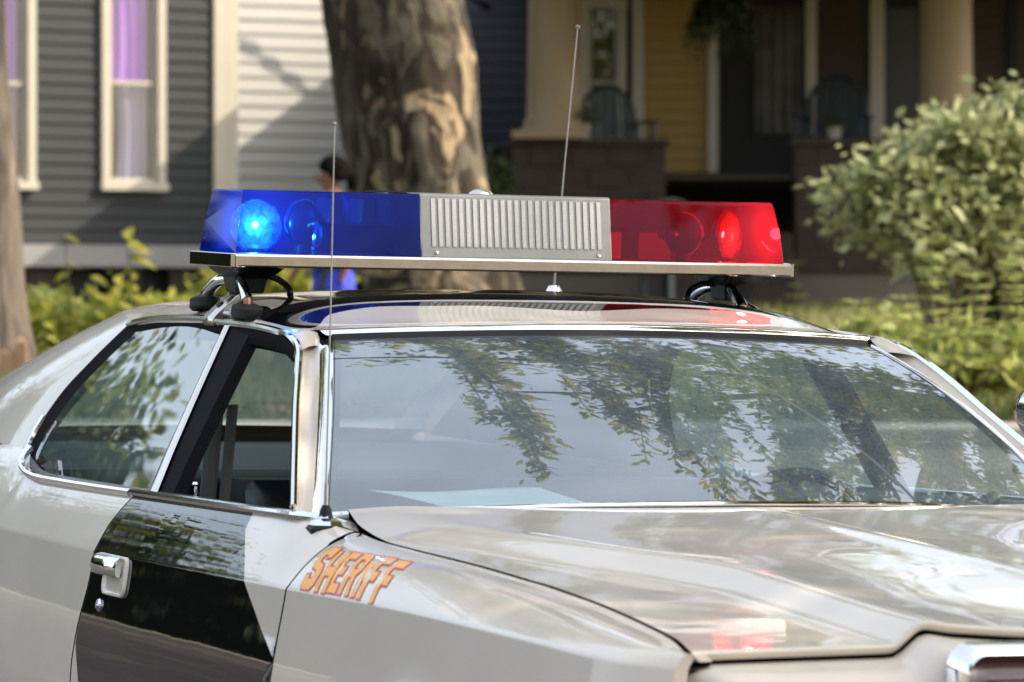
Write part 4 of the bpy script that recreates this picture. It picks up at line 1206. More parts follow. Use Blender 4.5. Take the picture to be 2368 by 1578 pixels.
# blue house behind the trunk
BW = Wall(1020, 56.0, 0.0)
bh = empty('blue_house', BW.o, 0); tag(bh, 'dark blue clapboard house between the big trunk and the porch', 'house')
boxpart('wall', 0, 4.0, .012, 7, 1.0, 8.2, BLUES, bh)
lap_wall(bh, 0, 3.99, BW.z(1150, 345), BW.z(1150, 345) + 3.2, .168, BLUES)
boxpart('foundation', 0.05, 3.9, -.03, .011, .9, BW.z(1150, 345), STONE, bh)
mb = MB(); mb.add([(-.4, -.5, 8.2), (4.4, -.5, 8.2), (4.4, 7.4, 8.2), (-.4, 7.4, 8.2), (2, -.5, 10.6), (2, 7.4, 10.6)], [(0,1,4), (2,3,5), (0,4,5,3), (1,2,5,4), (0,3,2,1)]); mb.build('roof', ROOFM, bh)

# porch house on the right
DP = 47.0
def PX(px, d=DP): return (px - 1184) / F_PX * d
def PZ(py, d=DP): return CAM_H + (717 - py) / F_PX * d
ph_ = empty('porch_house', (0, DP, 0)); tag(ph_, 'shaded ochre and brown house with round porch columns on stone piers', 'house')
DB = 50.6; yb = DB - DP
def QX(px): return (px - 1184) / F_PX * DB
def QZ(py): return CAM_H + (717 - py) / F_PX * DB
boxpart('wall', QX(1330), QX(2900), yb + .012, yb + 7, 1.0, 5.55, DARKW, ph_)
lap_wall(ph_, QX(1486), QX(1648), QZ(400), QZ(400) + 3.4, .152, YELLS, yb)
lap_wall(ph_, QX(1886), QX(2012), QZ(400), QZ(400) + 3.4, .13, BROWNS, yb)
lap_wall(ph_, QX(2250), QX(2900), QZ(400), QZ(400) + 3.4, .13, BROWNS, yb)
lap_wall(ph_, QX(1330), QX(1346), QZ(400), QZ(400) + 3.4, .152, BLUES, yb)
for a, b, m in ((1462, 1488, TRIM), (1636, 1660, TRIM), (1862, 1887, TRIM), (2011, 2044, TRIM)):
    boxpart('door_trim', QX(a), QX(b), yb - .07, yb + .012, QZ(400), QZ(-160), m, ph_)
window(ph_, QX(1342), QX(1448), QZ(330), QZ(22), QZ(192), yb - .03, .10, None, None)
# wide window with grey lace, and the dark doorway
CURT = pmat('grey_lace', (.085, .082, .076), .9, var=.4, vscale=3)
R = [[(QX(1745 + 110*u), yb - .02 + .02*math.sin(u*25), QZ(310 - 285*v)) for u in np.linspace(0, 1, 30)] for v in np.linspace(0, 1, 4)]
sheet('lace_curtain', R, CURT, ph_)
boxpart('transom', QX(1735), QX(1860), yb - .05, yb, QZ(30), QZ(14), BROWNS, ph_)
boxpart('front_door', QX(2046), QX(2118), yb - .04, yb, QZ(400), QZ(20), pmat('dark_door', (.03, .03, .03), .4), ph_)
# porch floor, roof, columns, piers
boxpart('porch_floor', PX(1150), PX(2900), .1, yb, PZ(415), PZ(404), STONE, ph_)
boxpart('porch_roof', PX(1120), PX(2950), -2.9, yb + .1, PZ(-130), PZ(-190), TRIM, ph_)  # unseen roof, front overhang stretched to keep sky light off the porch
mb = MB(); mb.add([(PX(1080), -3.1, PZ(-190)), (PX(2950), -3.1, PZ(-190)), (PX(2950), yb + 3, PZ(-330)), (PX(1500), yb + 3, PZ(-330)), (PX(1080), yb + 7.5, PZ(-190)), (PX(2950), yb + 7.5, PZ(-190))], [(0,1,2,3), (3,2,5,4), (0,3,4)]); mb.build('roof', ROOFM, ph_)
COLM = pmat('column_paint', (.215, .155, .085), .6, var=.06, vscale=1.5)
for pc in (1283, 2192):
    c = empty('porch_column'); c.parent = ph_; c.location = (PX(pc), .25, 0)
    zb, zt = PZ(272), PZ(-128)
    mb = MB(); mb.lathe([(.40, PZ(318)), (.40, PZ(304)), (.385, PZ(300)), (.36, PZ(288)), (.345, PZ(276)), (.325, zb), (.318, zb + .3), (.30, zt - .5), (.285, zt - .1), (.33, zt - .05), (.33, zt)], 40); mb.build('shaft', COLM, c, True, angle=50)
    boxpart('plinth', -.50, .34, -.42, .42, PZ(322), PZ(303), COLM, c)
def block_wall(x0, x1, z0, z1, y0, th, cols, rowh, name='stone_block'):
    mes = []
    n = int(round((z1 - z0) / rowh)); w = (x1 - x0) / cols
    for r in range(n):
        offs = 0 if r % 2 == 0 else .5
        k = -offs
        while k < cols:
            a = max(0, k) * w; b = min(cols, k + 1) * w; k += 1
            if b - a < .04: continue
            g = .012
            mb = MB(); mb.box((x0 + (a+b)/2, y0 + th/2 + RNG.uniform(-.015, .015), z0 + (r + .5) * rowh), (b - a - g, th, rowh - g)); mb.build(name, STONE, ph_, bevel=.012)
MORT = pmat('mortar', (.10, .085, .07), .95)
for a, b in ((1182, 1540), (1838, 2300)):
    boxpart('porch_wall', PX(a) + .02, PX(b) - .02, .03, .36, .8, PZ(336), MORT, ph_)
    block_wall(PX(a), PX(b), PZ(336) - 1.5, PZ(336), 0, .2, max(2, int((b - a) / 85)), .25)
    boxpart('coping', PX(a) - .04, PX(b) + .04, -.06, .42, PZ(336), PZ(322), STONE, ph_)
for k in range(5):
    boxpart('porch_step', PX(1545), PX(1832), -1.3 + .3*k, -1.0 + .3*k + .02, 1.0, 1.35 + .22*k, STONE, ph_)
# door far right trim to keep the shade broken
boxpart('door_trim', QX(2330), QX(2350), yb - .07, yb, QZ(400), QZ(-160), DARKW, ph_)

# things on the porch
TEAL = pmat('teal_paint', (.002, .014, .018), .5)
def porch_chair(loc, rz, label, sc=1.0):
    r = empty('porch_chair', loc, rz); r.scale = (sc, sc, sc)
    tag(r, label, 'chair', 'teal chairs about the porch')
    n = 7
    for k in range(n):
        x = -.27 + .54 * k / (n - 1); top = .98 - .55 * (x ** 2) / .27 ** 2 * .35
        mb = MB(); mb.box((x, .22 + .0, (.36 + top) / 2), (.072, .022, top - .36), Matrix.Rotation(-.12, 3, 'X')); mb.build('back_slat', TEAL, r, bevel=.006)
    a = np.linspace(0, PI, 20)
    mb = MB(); mb.tube([(.31*math.cos(q), .24 + .03*math.sin(q), .62 + .37*math.sin(q)) for q in a], .028, 8); mb.build('back_rim', TEAL, r, True)
    mb = MB(); mb.box((0, -.02, .38), (.60, .52, .035)); mb.build('seat', TEAL, r, bevel=.01)
    for s in (-1, 1):
        mb = MB(); mb.box((s*.33, -.02, .60), (.09, .60, .025)); mb.build('armrest', TEAL, r, bevel=.008)
        for y in (-.24, .22):
            mb = MB(); mb.box((s*.32, y, .30), (.05, .05, .60)); mb.build('leg', TEAL, r)
    return r
pf = PZ(404)
porch_chair((PX(1425, 48.3), 48.3, pf - .0), .35, 'teal round backed chair on the porch below the narrow window', 1.12)
porch_chair((PX(1925, 48.6), 48.6, pf + .02), -.25, 'teal round backed chair on the porch left of the right column', 1.22)
porch_chair((PX(1590, 44.6), 44.6, float(ground_z(44.6)) + .12), .5, 'teal chair standing in the dark gap at the porch steps', 1.25)
POT = pmat('white_glaze', (.30, .27, .23), .4)
def pot(loc, label, s=1.0, leaf=LEAFD, n=120):
    r = empty('flower_pot', loc); tag(r, label, 'flower pot')
    mb = MB(); mb.lathe([(0, 0), (.085*s, 0), (.11*s, .16*s), (.118*s, .18*s), (.105*s, .18*s), (.10*s, .15*s), (0, .15*s)], 20); mb.build('pot', POT, r, True)
    C = RNG.normal(size=(n, 3)) * (.09*s, .09*s, .06*s) + (0, 0, .25*s); leaf_cloud('foliage', C, .07*s, leaf, r, kind='stuff')
pot((PX(1345), DP + .18, PZ(322)), 'small white flower pot on the porch wall by the left column')
pot((PX(1932), DP + .18, PZ(322)), 'small pale flower pot on the porch wall before a teal chair', .8)
# hanging fern
fr = empty('hanging_fern', (PX(1665, 46.6), 46.6, PZ(60, 46.6))); tag(fr, 'large dark fern hanging from the porch roof above the steps', 'hanging plant')
C = []
for k in range(260):
    a = RNG.uniform(0, 2*PI); L = RNG.uniform(.25, .55); t = np.linspace(0, 1, 22)[:, None]
    C.append(np.hstack([np.cos(a)*L*t*.8, np.sin(a)*L*t*.8, .30 + .25*t - .95*t**2*L*1.7 + RNG.uniform(-.1, .25)]))
leaf_cloud('fronds', np.concatenate(C), .07, LEAFX, fr, kind='stuff')
mb = MB(); mb.lathe([(0, -.02), (.12, 0), (.17, .16), (.17, .2), (0, .2)], 20); mb.build('basket', DKMET, fr, True)
for a in (0, 2.1, 4.2):
    mb = MB(); mb.tube([(.16*math.cos(a), .16*math.sin(a), .2), (0, 0, PZ(-130) - PZ(60, 46.6))], .006, 6); mb.build('hanger_wire', DKMET, fr)
# ------------------------------------------------------------------ trees
# the big mottled trunk
sy = empty('sycamore_tree', (0, 30, 0)); tag(sy, 'large mottled sycamore trunk in the middle behind the light bar', 'tree')
def tp(px, py, d=30.0): w = W(px, py, d); return (w.x, w.y - 30.0, w.z)
gz30 = float(ground_z(30)) + .08
base = tp(1040, 820)
trunk_mesh('trunk', [(base[0] + .10, 0, gz30 - .3), (base[0] + .06, 0, gz30 + .15), tp(1022, 650), tp(988, 520), tp(972, 430), tp(950, 300), tp(932, 150), tp(906, 0), tp(880, -200), (tp(850, -500)[0], .3, 6.6), (-1.2, .6, 8.6)],
           [.70, .58, .505, .52, .53, .52, .515, .51, .50, .46, .40], SYC, sy, 84, .05, 200, 3)
syl = [[(-1.05, .3, 6.4), (-2.6, -.5, 8.2), (-4.6, -1.0, 10.2)], [(-1.2, .6, 8.2), (-.2, 1.6, 10.5), (.8, 2.4, 12.8)], [(-1.1, .4, 7.2), (.9, -.8, 8.8), (3.0, -1.4, 10.6)], [(-1.2, .6, 8.4), (-2.0, 1.4, 11), (-2.6, 2, 13.4)]]
for k, L in enumerate(syl): trunk_mesh('limb', L, [.24, .16, .06], SYC, sy, 14, .05, 20, k)
C = [RNG.normal(size=(1100, 3)) * (1.15, 1.1, .75) + np.array(L[-1]) + RNG.uniform(-.9, .9, 3) for L in syl for _ in range(3)]
leaf_cloud('crown', np.concatenate(C), .20, LEAFG, sy, aspect=1.25, kind='stuff')

# slim trunk at the left edge
lt = empty('street_tree', (0, 27, 0)); tag(lt, 'slim grey brown tree trunk at the left edge of the view', 'tree')
def tq(px, py, d=27.0): w = W(px, py, d); return (w.x, 0, w.z)
trunk_mesh('trunk', [(tq(-25, 980)[0], 0, .55), tq(-22, 780), tq(-30, 560), tq(-42, 300), tq(-55, 0), tq(-75, -500), (tq(-95, 0)[0], .2, 6.2)], [.40, .235, .215, .20, .19, .17, .12], BARK2, lt, 26, .06, 60, 5)
for k, L in enumerate([[(tq(-80, 0)[0], 0, 4.9), (-4.8, -.8, 6.4), (-6.0, -1.4, 7.6)], [(tq(-90, 0)[0], .1, 5.6), (-3.0, .9, 7.2), (-2.4, 1.6, 8.6)], [(-3.9, .2, 6.0), (-4.3, 1.2, 7.8), (-4.6, 1.8, 9.2)]]):
    trunk_mesh('limb', L, [.10, .07, .03], BARK2, lt, 10, .05, 16, k)
    leaf_cloud('crown', RNG.normal(size=(2600, 3)) * (1.0, 1.0, .7) + np.array(L[-1]), .13, LEAFG, lt, aspect=1.6, kind='stuff')

# the tree whose drooping branches overhang the street (seen in the windshield)
wt = empty('overhanging_tree', (5.6, 18.5, 0)); tag(wt, 'tall drooping street tree overhanging the car, mirrored in the windshield', 'tree')
wz = float(ground_z(18.5))
def rel(p): return (p[0] - 5.6, p[1] - 18.5, p[2])
TOPJ = (4.6, 17.0, 7.0)
trunk_mesh('trunk', [rel(p) for p in ((5.9, 20.9, .6), (5.85, 20.7, 2.2), (5.4, 19.6, 4.6), TOPJ)], [.55, .38, .34, .30], BARK2, wt, 24, .06, 40, 9)
LIMBS = [[TOPJ, (3.3, 15.2, 7.9), (2.2, 13.4, 8.0), (1.4, 11.8, 7.6)], [TOPJ, (3.2, 16.4, 8.3), (1.4, 16.0, 8.9), (-.2, 15.6, 8.8), (-1.0, 15.0, 8.5)], [TOPJ, (4.8, 14.6, 8.6), (4.4, 12.6, 9.2), (4.0, 10.8, 9.0)],
         [TOPJ, (5.6, 15.4, 9.0), (6.4, 13.0, 10.2), (7.0, 10.6, 10.4)], [TOPJ, (5.0, 18.0, 9.6), (5.2, 18.8, 12.0)], [TOPJ, (6.4, 17.4, 9.0), (8.6, 16.8, 10.6)], [(5.6, 15.4, 9.0), (7.2, 14.2, 9.2), (8.8, 12.0, 9.0)],
         [(2.2, 13.4, 8.0), (1.2, 12.8, 7.8), (.5, 12.2, 7.4)]]
for k, L in enumerate(LIMBS): trunk_mesh('limb', [rel(p) for p in L], np.linspace(.20 if k < 7 else .07, .035, len(L)), BARK2, wt, 10, .04, 24, 20 + k)
STR = []
def hang(p, L, lean=(0, 0)):
    p = np.array(p, float); q = p + np.array([lean[0], lean[1], -L]); m = (p + q) / 2 + np.array([RNG.uniform(-.15, .15), RNG.uniform(-.15, .15), L * .18])
    return [p, m, q]
# long sprays reaching out level over the street, read in the glass as the pointed streaks
SPR = []
def spray(x0, y0, x1, y1, z, n, wd, lo=.9, hi=2.0):
    for _ in range(n):
        t = RNG.uniform(0, .85); L = RNG.uniform(lo, hi); dv = np.array([x1 - x0, y1 - y0, -.25]); dv = dv / np.linalg.norm(dv)
        dv = dv + RNG.normal(size=3) * (.05, .02, .04)
        p = np.array([x0 + (x1 - x0)*t, y0 + (y1 - y0)*t, z]) + RNG.normal(size=3) * (wd * (1.1 - t), .2, .14)
        L = min(L, max(.4, (1.05 - t) * abs(y1 - y0)))
        SPR.append(([p, p + dv*L*.5 + (0, 0, .06), p + dv*L], int(34 * L), .035))
spray(-.35, 15.4, .78, 9.1, 6.4, 34, .14)
spray(.5, 15.5, 1.25, 10.8, 6.6, 24, .20)
spray(1.2, 15.6, 1.75, 9.9, 6.5, 40, .20)
spray(1.5, 15.0, 2.2, 9.4, 6.5, 26, .12)
spray(2.4, 16.5, 2.95, 9.7, 6.6, 74, .26)
spray(3.1, 16.5, 3.7, 10.4, 6.7, 60, .26)
spray(3.9, 16.5, 4.6, 11.4, 6.8, 56, .30)
spray(2.6, 10.6, 2.9, 9.2, 6.2, 22, .30, .4, .8)
spray(4.6, 16.5, 5.6, 12.0, 6.9, 40, .3)
for x in np.arange(-1.0, 4.6, .5): spray(x, 18.2, x + .2, 14.6, 6.9, 17, .24, .7, 1.3)
# overall crown hung along the limbs
for kk, L in enumerate(LIMBS[:7]):
    P = smooth_path(L, 40)
    for _ in range(46 if kk in (0, 1, 4) else 14):
        i = RNG.integers(10, 40); p = P[i] + RNG.normal(size=3) * (.75, .75, .55) + (0, 0, .25)
        if p[1] < 14.5 and p[0] < 4.8: continue
        STR.append((hang(p, RNG.uniform(.5, 1.5), RNG.normal(size=2) * .25), 46, .10))
for _ in range(760):   # the shade-giving upper crown
    u = RNG.normal(size=3); u /= np.linalg.norm(u); r = RNG.uniform(.45, 1) ** .5
    p = np.array((7.6, 8.6, 6.9)) + u * r * np.array((3.2, 7.2, 1.9))
    if p[2] < 5.2 or p[0] < 4.6: continue
    STR.append((hang(p, RNG.uniform(.5, 1.3), RNG.normal(size=2) * .3), 58, .14))
C = np.concatenate([strand_points(a, n, s) for a, n, s in STR])
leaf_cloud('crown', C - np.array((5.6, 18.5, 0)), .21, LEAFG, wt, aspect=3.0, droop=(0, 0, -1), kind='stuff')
mb = MB()
for a, n, s in STR: mb.tube(smooth_path(np.array(a) - np.array((5.6, 18.5, 0)), 6), [.010, .009, .008, .006, .005, .003], 4, False)
for a, n, s in SPR: mb.tube(smooth_path(np.array(a) - np.array((5.6, 18.5, 0)), 6), [.008, .007, .006, .005, .004, .003], 4, False)
tw = mb.build('twigs', TWIG, wt); tw['kind'] = 'stuff'
C = np.concatenate([strand_points(a, n, s) for a, n, s in SPR])
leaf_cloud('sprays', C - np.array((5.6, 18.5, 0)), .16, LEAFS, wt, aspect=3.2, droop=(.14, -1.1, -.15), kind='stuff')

# trees down the street to the left, mirrored in the car's flank, and across the road behind the viewer
def far_tree(loc, h, r, label, mat=LEAFD, n=9000, size=.22):
    t = empty('roadside_tree', loc); tag(t, label, 'tree', 'trees along the street outside the view')
    trunk_mesh('trunk', [(0, 0, -.2), (.05, 0, h*.2), (.1, .1, h*.45), (0, 0, h*.8)], [.45, .32, .25, .06], BARK2, t, 14, .06, 24, int(h*10))
    cs = RNG.normal(size=(22, 3)); cs /= np.linalg.norm(cs, axis=1)[:, None]; cs = cs * RNG.uniform(.4, .9, (22, 1)) * np.array((r, r, h*.3)) + (0, 0, h*.66)
    C = np.concatenate([c + RNG.normal(size=(n // 22, 3)) * r * .23 for c in cs])
    leaf_cloud('crown', C, size, mat, t, aspect=1.4, kind='stuff')
far_tree((-15, 33, 1.0), 6.0, 2.6, 'broad dark tree on the lawn left of the grey house')
far_tree((-25, 29, .6), 6.0, 2.6, 'round roadside tree far along the kerb to the left')
far_tree((-30, 40, 1.1), 12.0, 5.0, 'tallest dark tree in the yards further left')
for (x_, y_, h_, r_, lb_) in ((-20, 70, 15, 6, 'unseen tall tree added behind the grey house to block low sky'), (-8, 76, 17, 6.5, 'unseen tall tree added behind the white house to block low sky'), (4, 74, 16, 6, 'unseen tall tree added behind the blue house to block low sky'), (15, 70, 17, 6.5, 'unseen tall tree added behind the porch house to block low sky'), (27, 66, 15, 6, 'unseen tall tree added at the far right to block low sky'), (-34, 66, 15, 6, 'unseen tall tree added at the far left to block low sky')):  # unseen trees added to keep bright low sky out of the hood reflections
    far_tree((x_, y_, 1.4), h_, r_, lb_, LEAFG, 9000, .45)
far_tree((-4.5, -13, 0), 12.0, 4.6, 'unseen tall tree added behind the viewer at left to darken reflections', LEAFD)  # unseen tree added to darken what the light bar lenses mirror
far_tree((8.5, -12, 0), 12.0, 4.8, 'unseen tall tree added behind the viewer at right to darken reflections', LEAFD)  # its twin at the right, likewise added for darker reflections
far_tree((-9, -19, 0), 9.0, 4.2, 'broad tree across the road behind the viewer to the left')
far_tree((4, -22, 0), 10.0, 4.6, 'tall tree across the road directly behind the viewer', LEAFG)
far_tree((16, -18, 0), 8.5, 4.2, 'low spreading tree across the road behind the viewer to the right')

# street lamp whose thin curved arm is mirrored in the windshield
sl = empty('street_lamp', (4.35, 8.7, 0)); tag(sl, 'tall thin street lamp with a long curved arm, mirrored in the windshield', 'street lamp')
LAMPM = pmat('galvanised', (.55, .52, .46), .35, .8)
mb = MB(); mb.tube([(0, 0, 0), (0, 0, .3), (0, 0, .32), (-.02, .02, 4.3), (-.1, .1, 4.55)], [.11, .10, .06, .035, .03], 12); mb.build('pole', LAMPM, sl, True)
mb = MB(); mb.tube(smooth_path([(-.1, .1, 4.55), (-.55, .5, 4.78), (-1.15, 1.2, 4.95), (-1.75, 2.0, 5.05), (-2.35, 2.9, 5.1), (-2.7, 3.9, 5.12), (-2.85, 5.1, 5.12)], 60), np.linspace(.020, .014, 60), 8); mb.build('arm', LAMPM, sl, True)
mb = MB(); mb.lathe([(.02, .10), (.06, .08), (.12, .0), (.13, -.04), (.10, -.06), (0, -.07)], 20, Matrix.Translation((-2.87, 5.25, 5.08))); mb.build('lamp_head', LAMPM, sl, True)

# ------------------------------------------------------------------ shrubs and plants
hg = empty('unseen_hedge', (-17, 24.5, float(ground_z(24.5)))); tag(hg, 'unseen dark hedge added left of the view to darken door reflections', 'hedge')  # unseen hedge added so the black door mirrors something dark
boxpart('hedge_core', -12.5, 12.4, -.5, .5, 0, 2.7, pmat('hedge_inside', (.008, .012, .005), 1.0, spec=0), hg)
n = 9000
C = np.stack([RNG.uniform(-12.7, 12.6, n), RNG.choice([-.55, .55], n) + RNG.normal(size=n)*.06, RNG.uniform(.1, 2.8, n)], 1); C[::4, 1] = RNG.uniform(-.55, .55, len(C[::4])); C[::4, 2] = 2.75 + RNG.normal(size=len(C[::4]))*.06
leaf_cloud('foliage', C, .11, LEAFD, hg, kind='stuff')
def shrub(name, c, rad, n, size, mat, label, cat='shrub', stems=10, aspect=1.8, clumps=26, group=None, spread=.22, up=.35):
    r = empty(name, (c[0], c[1], float(ground_z(c[1])) + .1)); tag(r, label, cat, group)
    z0 = r.location.z; cz = c[2] - z0
    u = RNG.normal(size=(clumps, 3)); u /= np.linalg.norm(u, axis=1)[:, None]; u[:, 1] = -np.abs(u[:, 1]) * .8 + .2 * u[:, 1]
    cs = u * RNG.uniform(.10, 1.25, (clumps, 1)) ** .5 * np.array(rad) + (0, 0, cz)
    C = np.concatenate([p + RNG.normal(size=(int(n / clumps * RNG.uniform(.4, 1.6)), 3)) * np.array(rad) * spread * RNG.uniform(.6, 1.3) for p in cs])
    leaf_cloud('foliage', C, size, mat, r, aspect=aspect, kind='stuff', up=up, jitter=.65)
    for k in range(stems):
        t = cs[k % clumps]
        mb = MB(); mb.tube([(t[0]*.15, t[1]*.15, 0), (t[0]*.5, t[1]*.5, t[2]*.55), tuple(t)], [.02, .014, .005], 6); mb.build('stem', TWIG, r, True)
    return r
d = 27.0
w = W(2200, 465, d)
shrub('variegated_shrub', (w.x, d, w.z), (.68, .55, .48), 5200, .10, LEAFP, 'large pale green variegated shrub at the right in front of the porch', spread=.15, clumps=58, aspect=2.3, stems=16)
w = W(2330, 330, d + .6)
shrub('variegated_shrub', (w.x, d + .6, w.z), (.42, .4, .34), 1500, .085, LEAFP, 'upper bough of pale leaves before the right porch column', spread=.24, clumps=16, stems=6)
# tall leafy stems in front of it
def stem_plant(px, ptop, d, label, n=15, leaf=.10, mat=LEAFM, lean=0.0):
    w = W(px, ptop, d); g = float(ground_z(d)) + .1
    r = empty('leafy_stem_plant', (w.x, d, g)); tag(r, label, 'plant', 'tall leafy stems at the right')
    H = w.z - g
    mb = MB(); P = smooth_path([(0, 0, 0), (lean*.4, 0, H*.5), (lean, 0, H)], 12); mb.tube(P, np.linspace(.010, .004, 12), 6); mb.build('stem', STEM, r, True)
    V = []; F = []
    for k in range(n):
        t = .25 + .75 * k / (n - 1); p = P[min(11, int(t * 11))]; 
        for q in range(4):
            a = q * PI / 2 + (k % 2) * PI / 4 + RNG.uniform(-.2, .2); L = leaf * (1.1 - .45*t) * RNG.uniform(.85, 1.2)
            dv = np.array([math.cos(a), math.sin(a), .35]); sv = np.array([-math.sin(a), math.cos(a), 0]); b = len(V)
            V += [p, p + dv*L*.5 + sv*L*.22, p + dv*L - (0, 0, L*.25), p + dv*L*.5 - sv*L*.22]; F.append((b, b+1, b+2, b+3))
    o = mk('leaves', V, F, mat, r); o['kind'] = 'stuff'
words = ['tallest leafy stem plant below the pale shrub', 'second tall leafy stem just right of the tallest one', 'leafy stem leaning under the pale shrub at the right edge', 'short leafy stem nearest the car roof corner', 'short leafy stem second from the roof corner',
         'slender leafy stem in the middle of the right bed', 'pale leafy stem touching the right edge of view', 'leafy stem before the dark gap under the pale shrub', 'low leafy stem at the front of the right bed', 'bushy leafy stem behind the low front stem']
for (px, pt, dd), lb in zip(((2155, 560, 24.5), (2262, 640, 24.0), (2330, 545, 24.6), (1985, 700, 24.0), (2042, 735, 23.6), (2105, 690, 23.8), (2362, 610, 24.2), (2200, 700, 23.4), (2285, 760, 22.8), (2225, 735, 23.2)), words):
    stem_plant(px, pt, dd, lb, 17, .15, lean=RNG.uniform(-.05, .05))
stem_plant(1840, 610, 27.0, 'lone yellowing weed stem right of the light bar end', 9, .12, LEAFY)
w = W(2230, 850, 23.0)
for px, dd, rx, lb in ((2120, 22.8, .26, 'low yellow green clump just right of the windshield pillar'), (2230, 22.6, .28, 'low yellow green clump in the middle of the right bed'), (2345, 22.7, .28, 'low yellow green clump at the right edge of the view'), (2010, 23.4, .20, 'low green clump beyond the roof corner')):
    w = W(px, 845 if px > 2050 else 790, dd)
    shrub('low_plant', (w.x, dd, w.z), (rx, .3, .17), 300, .105, LEAFM, lb, 'plant', 5, 2.2, 14, 'low plants in the right bed', .34)
# dark evergreen by the blue house
w = W(1150, 400, 45.5)
shrub('evergreen_shrub', (w.x, 45.5, w.z - .25), (.24, .3, .34), 1000, .10, LEAFD, 'small dark green shrub between the big trunk and the porch pier', stems=4)
w = W(2330, 560, 33)
shrub('evergreen_shrub', (w.x, 33, w.z), (.6, .5, .7), 2600, .11, LEAFD, 'dark green shrub in shade behind the pale variegated shrub', stems=4)

# left bed
for px, py, dd, rx, rz, n, lb in ((60, 800, 30, .34, .24, 800, 'bushy yellow green shrub at the foot of the left trunk'), (190, 785, 30.5, .36, .24, 520, 'wide yellow green shrub in the left bed'), (330, 765, 31, .30, .18, 380, 'small yellow green shrub nearest the rear of the car roof'), (120, 735, 31.5, .28, .16, 450, 'low dark leaved shrub against the grey house base'),
                                  (440, 715, 36, .40, .10, 260, 'low grassy clump behind the light bar foot'), (600, 655, 37, .5, .10, 900, 'low clipped green border before the white house')):
    w = W(px, py, dd)
    shrub('bed_shrub', (w.x, dd, w.z), (rx, .35, rz), n, .10, LEAFY if 'dark' not in lb else LEAFM, lb, 'shrub', 5, 1.7, 13, 'yellow green plants in the left bed', .30)
def weed(px, ptop, d, label, n, leaf):
    w = W(px, ptop, d); g = float(ground_z(d)) + .1
    r = empty('tall_weed', (w.x, d, g)); tag(r, label, 'plant', 'tall weeds before the grey house')
    H = w.z - g; P = smooth_path([(.05, 0, 0), (.02, 0, H*.5), (-.02, 0, H)], 12)
    mb = MB(); mb.tube(P, np.linspace(.012, .004, 12), 6); mb.build('stem', STEM, r, True)
    for k in range(n):
        t = .45 + .55 * k / (n - 1); p = P[min(11, int(t*11))]; a = RNG.uniform(0, 2*PI); L = leaf * RNG.uniform(.7, 1.2)
        dv = np.array([math.cos(a), math.sin(a)*.5, -.15]); sv = np.array([-dv[1], dv[0], .3]); sv /= np.linalg.norm(sv)
        pts = [p, p + dv*L*.25 + sv*L*.34 - (0,0,.0), p + dv*L*.7 + sv*L*.28 - (0,0,L*.15), p + dv*L*1.1 - (0,0,L*.4), p + dv*L*.7 - sv*L*.28 - (0,0,L*.15), p + dv*L*.25 - sv*L*.34]
        mk('leaf', pts, [(0,1,2,3), (0,3,4,5)], LEAFY, r)
weed(300, 530, 29.5, 'tallest bright green weed left of the light bar', 14, .16)
weed(272, 640, 29.3, 'big leaved weed just left of the tallest one', 9, .15)
weed(155, 545, 29.8, 'slender weed before the pale skirt board', 7, .13)
weed(215, 640, 29.6, 'shorter weed between the slender and the tallest one', 8, .13)
weed(100, 700, 29.2, 'low weed beside the left tree trunk', 8, .13)
# rough wooden stakes
WOOD = pmat('weathered_wood', (.30, .19, .12), .85, var=.3, vscale=6, stretch=(1, 1, .2))
for px, pt, wdt, lb in ((18, 800, .10, 'leftmost rough wooden stake behind the car tail'), (48, 775, .08, 'taller rough wooden stake behind the car tail'), (75, 830, .07, 'shortest rough wooden stake next to the yellow shrub')):
    w = W(px, pt, 26.5); g = float(ground_z(26.5))
    r = empty('wooden_stake', (w.x, 26.5, g)); tag(r, lb, 'stake', 'wooden stakes in the left bed')
    mb = MB(); H = w.z - g; mb.add([(x*wdt/2, y*.03, z) for z, s in ((0, 1), (H - .05, 1)) for x, y in ((-1,-1),(1,-1),(1,1),(-1,1))] + [(0, 0, H)], [(0,1,5,4),(1,2,6,5),(2,3,7,6),(3,0,4,7),(4,5,8),(5,6,8),(6,7,8),(7,4,8)]); mb.build('post', WOOD, r)

# leaf litter and grass
n = 9000; X = RNG.uniform(-6, 6, n); Y = RNG.uniform(20.3, 27, n)
C = np.stack([X, Y, np.array(ground_z(Y)) + .13], 1)
LITTER = leafmat('fallen_leaves', [(.22, .12, .05), (.30, .19, .09), (.36, .22, .12), (.16, .09, .04)], .15)
o = leaf_cloud('leaf_litter', C[::2], .07, LITTER, None, up=2.5, aspect=1.4); tag(o, 'fallen brown leaves scattered along the grass edge', 'leaves', kind='stuff')
GRASS = leafmat('grass_blades', [(.06, .10, .02), (.12, .16, .03), (.20, .20, .06), (.26, .22, .09)], .35)
n = 42000; Y = 20.4 + 26 * RNG.uniform(0, 1, n) ** 1.4; X = RNG.uniform(-1, 1, n) * (1.5 + Y * .135)
C = np.stack([X, Y, np.array(ground_z(Y)) + .10], 1)
o = leaf_cloud('grass', C, .13, GRASS, None, aspect=9, droop=(0, 0, 1.2)); tag(o, 'rough grass growing on the front yards', 'grass', kind='stuff')

